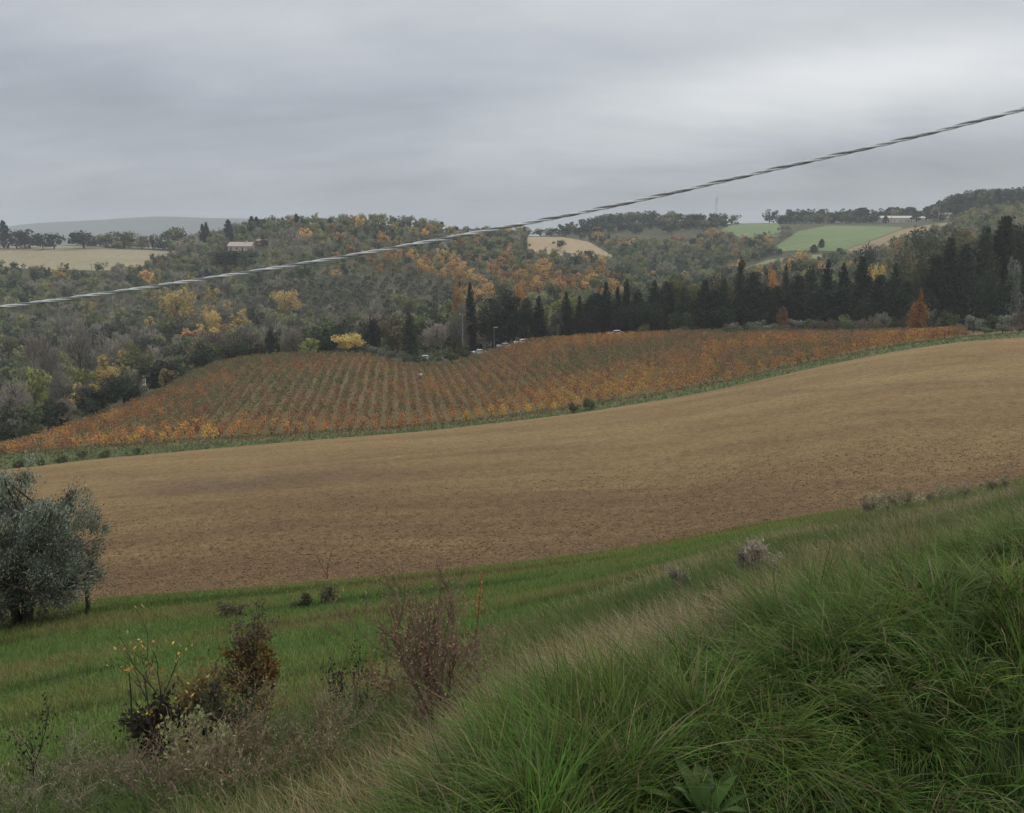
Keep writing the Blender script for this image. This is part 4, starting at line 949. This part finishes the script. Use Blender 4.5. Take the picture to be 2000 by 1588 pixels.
tag(link('meadow_grass', mesh('meadow_grass', V, quads=Qd, col=C, mats=[M_GRASS])), 'short green grass of the meadow below the bank', 'grass', kind='stuff')
# ---------------------------------------------------------------- branching shrubs in the near ground
def branches(h, r, n0=5, depth=3, lean=(0,0), spread=.5, kids=5, wig=.12, zbias=.8):
    paths, tips = [], []
    def grow(p, d, L, rad, lev):
        k = 5; pts = [p]; q = p.copy(); dd = d.copy()
        for _ in range(k-1):
            dd = unit(dd + rng.normal(0, wig, 3)); q = q + dd*L/(k-1); pts.append(q)
        paths.append((np.array(pts), np.linspace(rad, rad*.45, k)))
        if lev == 0: tips.extend([(pts[-1], dd), (pts[-2], dd), (pts[-3], dd)]); return
        for _ in range(kids):
            j = rng.integers(1, k); d2 = unit(dd + rng.normal(0, spread, 3) + [0,0,.15])
            grow(pts[j], d2, L*rng.uniform(.4,.7), rad*.5, lev-1)
        tips.append((pts[-1], dd))
    for _ in range(n0):
        d = unit(np.array([rng.normal(0,spread*.6)+lean[0], rng.normal(0,spread*.6)+lean[1], zbias]))
        grow(np.array([rng.normal(0,r*.1), rng.normal(0,r*.1), -.02]), d, h*rng.uniform(.6,.95), h*.012, depth-1)
    return paths, np.array([t[0] for t in tips]), np.array([t[1] for t in tips])
def near_shrub(name, label, cat, pos, h, stem, leaf=None, nleaf=3, Ls=.03, Ws=.018, n0=5, depth=3, lean=(0,0), spread=.5, kids=5, group=None, sides=3, zb=.8, jit=.6, leafname='leaves'):
    P, tp, td = branches(h, h*.3, n0, depth, lean, spread, kids, zbias=zb)
    f = h/max(q[0][:,2].max() for q in P); P = [(a*f, np.maximum(b*max(f,.6), .0016)) for a, b in P]; tp = tp*f
    o = link(name, None, loc=pos)
    v, q = tubes(P, sides); link('stems', mesh('stems', v, quads=q, col=vary(stem, len(v), .25, .08), mats=[M_DRY]), o)
    if leaf is not None:
        c = np.repeat(tp, nleaf, 0) + rng.normal(0, .018+h*.012, (len(tp)*nleaf, 3)); n = len(c)
        v = leaves(c, rng.uniform(.6,1.3,n)*Ls, rng.uniform(.6,1.3,n)*Ws, np.repeat(td, nleaf, 0), jit)
        lc = np.array(leaf)[rng.integers(0, len(leaf), n)]
        link(leafname, mesh(leafname, v, quads=lq(v), col=np.repeat(vary(lc, n, .3, .1), 4, 0), mats=[M_LEAF]), o)
    return tag(o, label, cat, group)
def at(px, py): return hit(px, py, 4.2, 60)
rng = np.random.default_rng(33)
DRYB, DRYG, REDB = (.27,.215,.145), (.30,.265,.18), (.19,.135,.098)
near_shrub('red_shrub','reddish brown leafless shrub leaning over the meadow from the bank','shrub', at(860,1450), 1.05, REDB, [(.25,.155,.10),(.22,.15,.10)], 1, .022, .011, 5, 4, (-.22,.1), .42, 6)
near_shrub('red_shrub','loose red-leaved shrub low beside the leaning leafless one','shrub', at(775,1400), .5, REDB, [(.28,.145,.08),(.24,.15,.09)], 1, .026, .018, 5, 3, (0,0), .5, 5)
o = near_shrub('twig','bare dark twig leaning alone beside the red shrub','twig', at(945,1400), .55, (.05,.042,.036), None, n0=1, depth=2, lean=(-.7,.1), spread=.3, kids=2)
near_shrub('yellow_sapling','thin sapling with sparse golden leaves above the dry brambles','sapling', at(340,1520), 1.02, (.045,.04,.034), [(.46,.34,.09),(.38,.24,.06),(.30,.28,.09)], 1, .034, .02, 3, 3, (-.05,0), .40, 3)
near_shrub('ochre_bush','ochre-brown leafy bush behind the golden sapling','bush', at(425,1445), .75, DRYB, [(.27,.20,.08),(.22,.17,.075),(.33,.25,.10)], 3, .04, .024, 7, 3, (0,0), .5, 6)
near_shrub('dark_bush','dark-leaved small bush at the foot of the golden sapling','bush', at(345,1500), .66, (.04,.035,.03), [(.06,.058,.036),(.085,.07,.048)], 3, .042, .026, 5, 3, (0,0), .34, 6)
near_shrub('dark_bush','dark ivy-leaved clump under the ochre-brown bush','bush', at(432,1480), .5, (.04,.035,.03), [(.05,.062,.034),(.065,.06,.04)], 4, .04, .026, 5, 3, (0,0), .4, 5)
near_shrub('pale_bush','pale yellow-green leafy clump in front of the dark ivy','bush', at(405,1530), .46, DRYG, [(.26,.27,.11),(.22,.24,.12)], 5, .035, .022, 6, 3, (0,0), .45, 5)
near_shrub('tall_weed','tallest dark seeding weed spire rising from the brambles','weed', at(503,1420), 1.12, (.10,.07,.048), [(.105,.085,.065),(.20,.14,.06),(.13,.105,.08)], 5, .03, .017, 2, 3, (0,0), .17, 9, zb=1.5, jit=.8)
near_shrub('tall_weed','rusty weed spire touching the tallest dark one','weed', at(525,1418), .78, (.13,.075,.04), [(.24,.13,.04),(.18,.11,.05)], 6, .03, .018, 2, 3, (0,0), .17, 7, zb=1.5, jit=.8)
for px, pb, h, lb in ((935,1262,.86,'rust-red dock stalk standing alone nearest the dry grass'),(798,1282,.72,'rust-red dock stalk above the reddish leafless shrub'),(882,1250,.42,'short orange dock stalk between two taller ones'),(775,1292,.55,'orange dock stalk beside the one over the leafless shrub')):
    o = link('dock_stalk', None, loc=at(px,pb)); k = 24; zz = np.linspace(-.02, h, k)
    ctr = np.stack([.03*np.sin(zz*3+px), .02*np.cos(zz*4), zz], -1)
    v, q = tubes([(ctr, np.linspace(.007,.003,k))], 4); link('stem', mesh('stem', v, quads=q, col=vary((.20,.11,.055), len(v), .2, .05), mats=[M_DRY]), o)
    m_ = int(220*h); ti = rng.uniform(.38, 1, m_); c = np.stack([np.interp(ti*h, zz, ctr[:,d]) for d in range(3)], -1) + rng.normal(0, .014, (m_,3))*(1.4-ti)[:,None]
    v = leaves(c, rng.uniform(.014,.03,m_), rng.uniform(.01,.018,m_)); link('seeds', mesh('seeds', v, quads=lq(v), col=np.repeat(vary((.36,.18,.075), m_, .35, .1), 4, 0), mats=[M_LEAF]), o)
    tag(o, lb, 'dock')
for px, pb, h, lb in ((655,1395,.5,'dark seed-headed weed on the meadow side of the brambles, nearer the spires'),(690,1400,.52,'dark seed-headed weed second from the spires'),(720,1410,.42,'short dark seed-headed weed nearest the red shrub'),(640,1130,.9,'thin brown weed sticking up before the ploughed soil'),(60,1540,.7,'thin dark stalk rising at the foot of the meadow beside brambles')):
    near_shrub('seed_weed', lb, 'weed', at(px,pb), h, (.07,.058,.048), [(.06,.05,.045)], 3, .026, .02, 2, 2, (0,0), .3, 5)
# dry bramble clumps
BR = [(90,1575,.62),(180,1555,.62),(250,1540,.6),(150,1610,.6),(300,1575,.68),(380,1580,.66),(450,1560,.72),(530,1530,.72),(600,1500,.66),(660,1465,.55),(560,1570,.6),(480,1610,.6),(620,1545,.5),(700,1440,.45),(560,1470,.66),(300,1620,.6),(40,1610,.55),(740,1425,.4),(500,1480,.68),(820,1440,.35)]
for k, (px, pb, h) in enumerate(BR):
    gr = px < 300
    near_shrub('dry_bramble', 'grey-brown dry bramble clump on the meadow side of the tangle' if gr else 'purplish brown dry bramble clump in the tangle below the bank', 'bramble', at(px,pb), h*(.72 if k % 3 else .9), DRYG if gr else DRYB, [(.27,.235,.17),(.20,.18,.12),(.14,.16,.075)] if gr else [(.24,.185,.125),(.30,.235,.155),(.19,.145,.095),(.17,.18,.075)], 1, .028, .008, 6, 3, (rng.normal(0,.15),rng.normal(0,.15)), .62, 5, 'grey dry brambles' if gr else 'purplish dry brambles')
for px, pb, h, lb in ((1478,1120,.42,'grey dead thistle clump on the pale slope'),(1460,1122,.3,'small grey thistle clump beside the bigger one'),(1330,1160,.3,'brown dry weed clump on the pale slope edge')):
    near_shrub('dead_thistle', lb, 'thistle', at(px,pb), h, (.30,.26,.21), [(.34,.295,.24)], 3, .045, .014, 7, 3, (0,0), .35, 4)
for k, px in enumerate(np.linspace(1690,1960,12)):
    pb = np.interp(px, [1690,1800,1960], [1012,990,955]) + random.uniform(-4,4)
    near_shrub('dry_weed', 'grey-brown dry weed on the field corner between grass and ploughed soil', 'weed', at(px, pb), random.uniform(.35,.65), (.36,.31,.22), [(.40,.345,.25),(.3,.29,.17)], 2, .06, .02, 6, 3, (0,0), .4, 4, 'dry weeds on the field corner')
for px, pb, h, lb in ((640,1178,.45,'olive-brown low bush at the meadow edge under the ploughed soil'),(600,1186,.36,'smaller olive-brown bush beside it at the meadow edge'),(445,1205,.38,'grey-green low bush on the meadow between olive tree and weed spires')):
    near_shrub('low_bush', lb, 'bush', at(px,pb), h, (.12,.10,.07), [(.12,.125,.06),(.16,.145,.085)], 3, .055, .02, 9, 3, (0,0), .7, 5)
# broad-leaved plant in the long grass
p = hit(1375,1640,1.3,10); o = link('broadleaf_weed', None, loc=p)
def bigleaf(az, L, w, lean):
    s = np.linspace(0,1,8); th = lean + 1.0*s; hx = np.cumsum(np.sin(th))*L/8; z = np.cumsum(np.cos(th))*L/8
    ww = w*np.sin(math.pi*np.clip(s*.94+.06,0,1))**.7
    ca, sa = math.cos(az), math.sin(az)
    c = np.stack([hx*ca, hx*sa, z], -1); sd = np.array([-sa, ca, 0])
    V = np.concatenate([c - sd*ww[:,None]/2 + [0,0,.012], c, c + sd*ww[:,None]/2 + [0,0,.012]])
    Qd = [(i,i+1,i+9,i+8) for i in range(7)] + [(i+8,i+9,i+17,i+16) for i in range(7)]
    return V, np.array(Qd)
for k in range(12):
    v, q = bigleaf(k*2.4+.4, rng.uniform(.24,.38), rng.uniform(.045,.075), rng.uniform(.05,.5))
    pale = k in (3, 7)
    lf_ = link('leaf', mesh('leaf', v, quads=q, col=vary((.27,.31,.19) if pale else (.075,.125,.035), len(v), .12, .05), mats=[M_LEAF], smooth=True), o)
    if pale: lf_['label'] = 'pale whitish leaf'
tag(o, 'broad-leaved weed with whitish blotched leaves in the long grass', 'weed')
near_shrub('yellow_leaf_twig','thin twig holding one big ochre leaf over the meadow','twig', at(268,1470), .62, (.05,.045,.04), None, n0=1, depth=1, lean=(-.25,0), spread=.2)
tw = [q for q in COL.objects if q.name.startswith('yellow_leaf_twig')][0]
sp = np.array(tw.location); me = [c for c in tw.children][0].data; top = max((tuple(x.co) for x in me.vertices), key=lambda c: c[2])
v, q = bigleaf(2.5, .075, .06, 1.2); lo = link('leaf', mesh('leaf', v + np.array(top), quads=q, col=vary((.46,.25,.07), len(v), .2, .05), mats=[M_LEAF], smooth=True), tw)
# ---------------------------------------------------------------- olive tree at the meadow's edge
rng = np.random.default_rng(21)
base = at(45,1218); Yo = base[1]; mpp = Yo/F*1.03
o = link('olive_tree', None, loc=base)
H = (1218-905)*mpp
stems, cl_c, cl_r = [], [], []
for px, dy, lean in ((-12,0,-.35),(0,.1,0),(12,-.1,.25),(122,.1,.25)):
    x0 = px*mpp; top = np.array([x0 + lean*1.2, dy, H*(.62 if px < 50 else .4)])
    stems.append((np.array([[x0,dy,-.15],[x0+lean*.2+.06,dy,H*.12],[x0+lean*.6-.05,dy,H*.30],top]), np.array([.11,.09,.06,.02]) if px < 50 else np.array([.06,.05,.04,.015])))
for cx, cy, r in [(0,1010,88),(-55,1045,80),(45,1060,78),(100,1060,66),(140,1035,62),(20,950,48),(-5,925,30),(150,985,42),(110,1000,50),(175,1060,42),(60,1110,70),(-60,1120,70),(125,1110,58),(160,1120,40),(0,1120,75),(-90,1080,60),(185,1010,26),(40,925,24),(165,1130,34),(110,1145,38),(-40,1140,44),(-80,1130,50),(140,1130,44),(190,1060,30),(25,1145,44),(75,1150,40),(-20,1165,30),(110,1170,26),(60,1030,60),(150,1075,50),(60,890,16)]:
    for s in (-1, 1):
        cl_c.append(((cx-45)*mpp, s*rng.uniform(.1,.8), (1218-cy)*mpp)); cl_r.append(r*mpp)
cl_c, cl_r = np.array(cl_c), np.array(cl_r)
nsub = 600
ks = rng.choice(len(cl_c), nsub, p=cl_r**2/np.sum(cl_r**2)); g = unit(rng.normal(size=(nsub,3)))*rng.uniform(.3,1,(nsub,1))**.5
sub = cl_c[ks] + g*cl_r[ks][:,None]; sub = sub[sub[:,2] > .28]; nsub = len(sub)
n = 98000; k = rng.integers(0, nsub, n); c = sub[k] + rng.normal(0,.10,(n,3))*rng.uniform(.6,1.3,nsub)[k][:,None]; out = unit(sub[k] - [.2,0,H*.4])
dirs = out + [0,0,.55]
v = leaves(c, rng.uniform(.055,.095,n), rng.uniform(.017,.028,n), dirs, .55)
lc = np.where((rng.random(n) < .42)[:,None], [[.30,.32,.265]], [[.125,.148,.10]])
tone_ = rng.uniform(.6,1.3,nsub)[k][:,None]
link('crown', mesh('crown', v, quads=lq(v), col=np.repeat(vary(lc, n, .25, .06)*tone_, 4, 0), mats=[M_LEAF]), o)
for j in rng.choice(nsub, 70, replace=False):
    s0 = stems[int(rng.integers(len(stems)))][0]; a0 = s0[2] if sub[j][2] > .9 else s0[1]
    stems.append((np.array([a0, (a0+sub[j])/2 + [0,0,.08], sub[j]]), np.array([.028,.018,.006])))
v, q = tubes(stems, 6); link('trunk', mesh('trunk', v, quads=q, mats=[M_BARK], smooth=True), o)
tag(o, 'bushy silver-green olive tree at the meadow edge beside the ploughed field', 'olive tree')
# ---------------------------------------------------------------- haze
v, q = box(-3800, 3800, -60, 4500, -125, 66)
m = bpy.data.materials.new('haze'); m.use_nodes = True; nt = m.node_tree; nt.nodes.clear()
pv = node(nt, 'ShaderNodeVolumePrincipled'); pv.inputs['Color'].default_value = (.86,.92,1,1); pv.inputs['Density'].default_value = .00021; pv.inputs['Anisotropy'].default_value = 0.0
mo = node(nt, 'ShaderNodeOutputMaterial'); nt.links.new(pv.outputs[0], mo.inputs['Volume'])
tag(link('haze', mesh('haze', v, quads=q, mats=[m])), 'thin autumn haze over the valley', 'haze', kind='stuff')
# ---------------------------------------------------------------- sky and sun
SUN_EL, SUN_AZ = math.radians(42), math.radians(38)     # azimuth clockwise from +Y
w = bpy.data.worlds.new('World'); S.world = w; w.use_nodes = True
nt = w.node_tree; bg = nt.nodes['Background']; bg.inputs['Strength'].default_value = .1
sky = node(nt, 'ShaderNodeTexSky', sky_type='NISHITA'); sky.sun_disc = False; sky.sun_elevation = SUN_EL; sky.sun_rotation = SUN_AZ
tc = node(nt, 'ShaderNodeTexCoord'); sx = node(nt, 'ShaderNodeSeparateXYZ'); nt.links.new(tc.outputs['Generated'], sx.inputs[0])
def M(op, a, b=None, c=None, clamp=False):
    n = node(nt, 'ShaderNodeMath', operation=op); n.use_clamp = clamp
    for i, q in enumerate((a, b, c)):
        if q is None: continue
        if hasattr(q, 'links'): nt.links.new(q, n.inputs[i])
        else: n.inputs[i].default_value = q
    return n.outputs[0]
X_, Y_, Z_ = sx.outputs
hyp = M('MAXIMUM', M('ABSOLUTE', Y_), .02)
az = M('DIVIDE', X_, hyp); el = M('DIVIDE', Z_, hyp)                     # tan azimuth, tan elevation of the cloud
den = M('ADD', M('MAXIMUM', Z_, 0), .30)
cb = node(nt, 'ShaderNodeCombineXYZ'); nt.links.new(M('DIVIDE', X_, den), cb.inputs[0]); nt.links.new(M('DIVIDE', Y_, den), cb.inputs[1])
n1 = noise(nt, .75, 6, .52, cb.outputs[0], (1,1.3,1), .5)
n2 = noise(nt, 2.6, 6, .55, cb.outputs[0], (.8,1.7,1), .5)
n3 = noise(nt, 7.5, 5, .55, cb.outputs[0], (.7,1.6,1), .4)
wob = M('MULTIPLY', M('SUBTRACT', n1, .5), .10)
elw = M('ADD', el, wob)
def blob(a0, e0, sa, se, slope=0):
    da = M('SUBTRACT', az, a0); de = M('SUBTRACT', M('SUBTRACT', elw, e0), M('MULTIPLY', da, slope))
    r2 = M('ADD', M('POWER', M('ABSOLUTE', M('DIVIDE', da, sa)), 2.), M('POWER', M('ABSOLUTE', M('DIVIDE', de, se)), 2.))
    return M('POWER', 2.718, M('MULTIPLY', r2, -1))
v = M('ADD', .455, M('MULTIPLY', M('SUBTRACT', n2, .5), .17))
v = M('ADD', v, M('MULTIPLY', M('SUBTRACT', n1, .5), .26))
v = M('ADD', v, M('MULTIPLY', M('SUBTRACT', n3, .5), .07))
v = M('ADD', v, M('MULTIPLY', blob(.36,.145,.34,.046,.10), .36))          # bright bank of cloud
v = M('ADD', v, M('MULTIPLY', blob(.30,.23,.5,.05,.0), .16))
v = M('ADD', v, M('MULTIPLY', blob(-.40,.225,.4,.045,.0), .10))
v = M('SUBTRACT', v, M('MULTIPLY', blob(-.20,.125,.32,.030,.0), .05))
v = M('SUBTRACT', v, M('MULTIPLY', blob(.38,.05,.5,.035,.10), .085))
v = M('SUBTRACT', v, M('MULTIPLY', blob(-.35,.02,.8,.05,.0), .05))
zen = node(nt, 'ShaderNodeMapRange'); zen.inputs['From Min'].default_value = .22; zen.inputs['From Max'].default_value = .85; zen.inputs['To Min'].default_value = 0; zen.inputs['To Max'].default_value = .75
nt.links.new(Z_, zen.inputs['Value']); v = M('ADD', v, zen.outputs[0])     # overcast: brighter overhead
tint = ramp(nt, v, [(.30,(.91,1.0,1.12)),(.46,(.935,1.0,1.115)),(.62,(.96,1.0,1.04)),(.9,(.99,1,1.01))])
vb = node(nt, 'ShaderNodeCombineColor')
for s_ in vb.inputs: nt.links.new(M('MULTIPLY', v, 10), s_)
cloud = mix(nt, 1, vb.outputs[0], tint, 'MULTIPLY')
nt.links.new(mix(nt, .93, sky.outputs[0], cloud), bg.inputs['Color'])
w.cycles.sampling_method = 'MANUAL'; w.cycles.sample_map_resolution = 512
L = bpy.data.lights.new('sun', 'SUN'); L.energy = 1.1; L.angle = math.radians(18); L.color = (1,.96,.9)
so = bpy.data.objects.new('sun', L); COL.objects.link(so)
sd = Vector((math.sin(SUN_AZ)*math.cos(SUN_EL), math.cos(SUN_AZ)*math.cos(SUN_EL), math.sin(SUN_EL)))
so.rotation_euler = sd.to_track_quat('Z','Y').to_euler(); so.location = (0,0,60)
# ---------------------------------------------------------------- camera and render settings
cam = bpy.data.cameras.new('camera'); co = bpy.data.objects.new('camera', cam); COL.objects.link(co)
cam.sensor_fit = 'HORIZONTAL'; cam.sensor_width = 36; cam.lens = 36*F/2000; cam.clip_start = .05; cam.clip_end = 12000
co.location = (0,0,0); co.rotation_euler = (math.pi/2 - PITCH, 0, 0); S.camera = co
S.view_settings.view_transform = 'Standard'; S.view_settings.look = 'None'; S.view_settings.exposure = 0; S.view_settings.gamma = 1
c = S.cycles; c.max_bounces = 6; c.diffuse_bounces = 3; c.glossy_bounces = 2; c.transmission_bounces = 4; c.volume_bounces = 1; c.transparent_max_bounces = 4
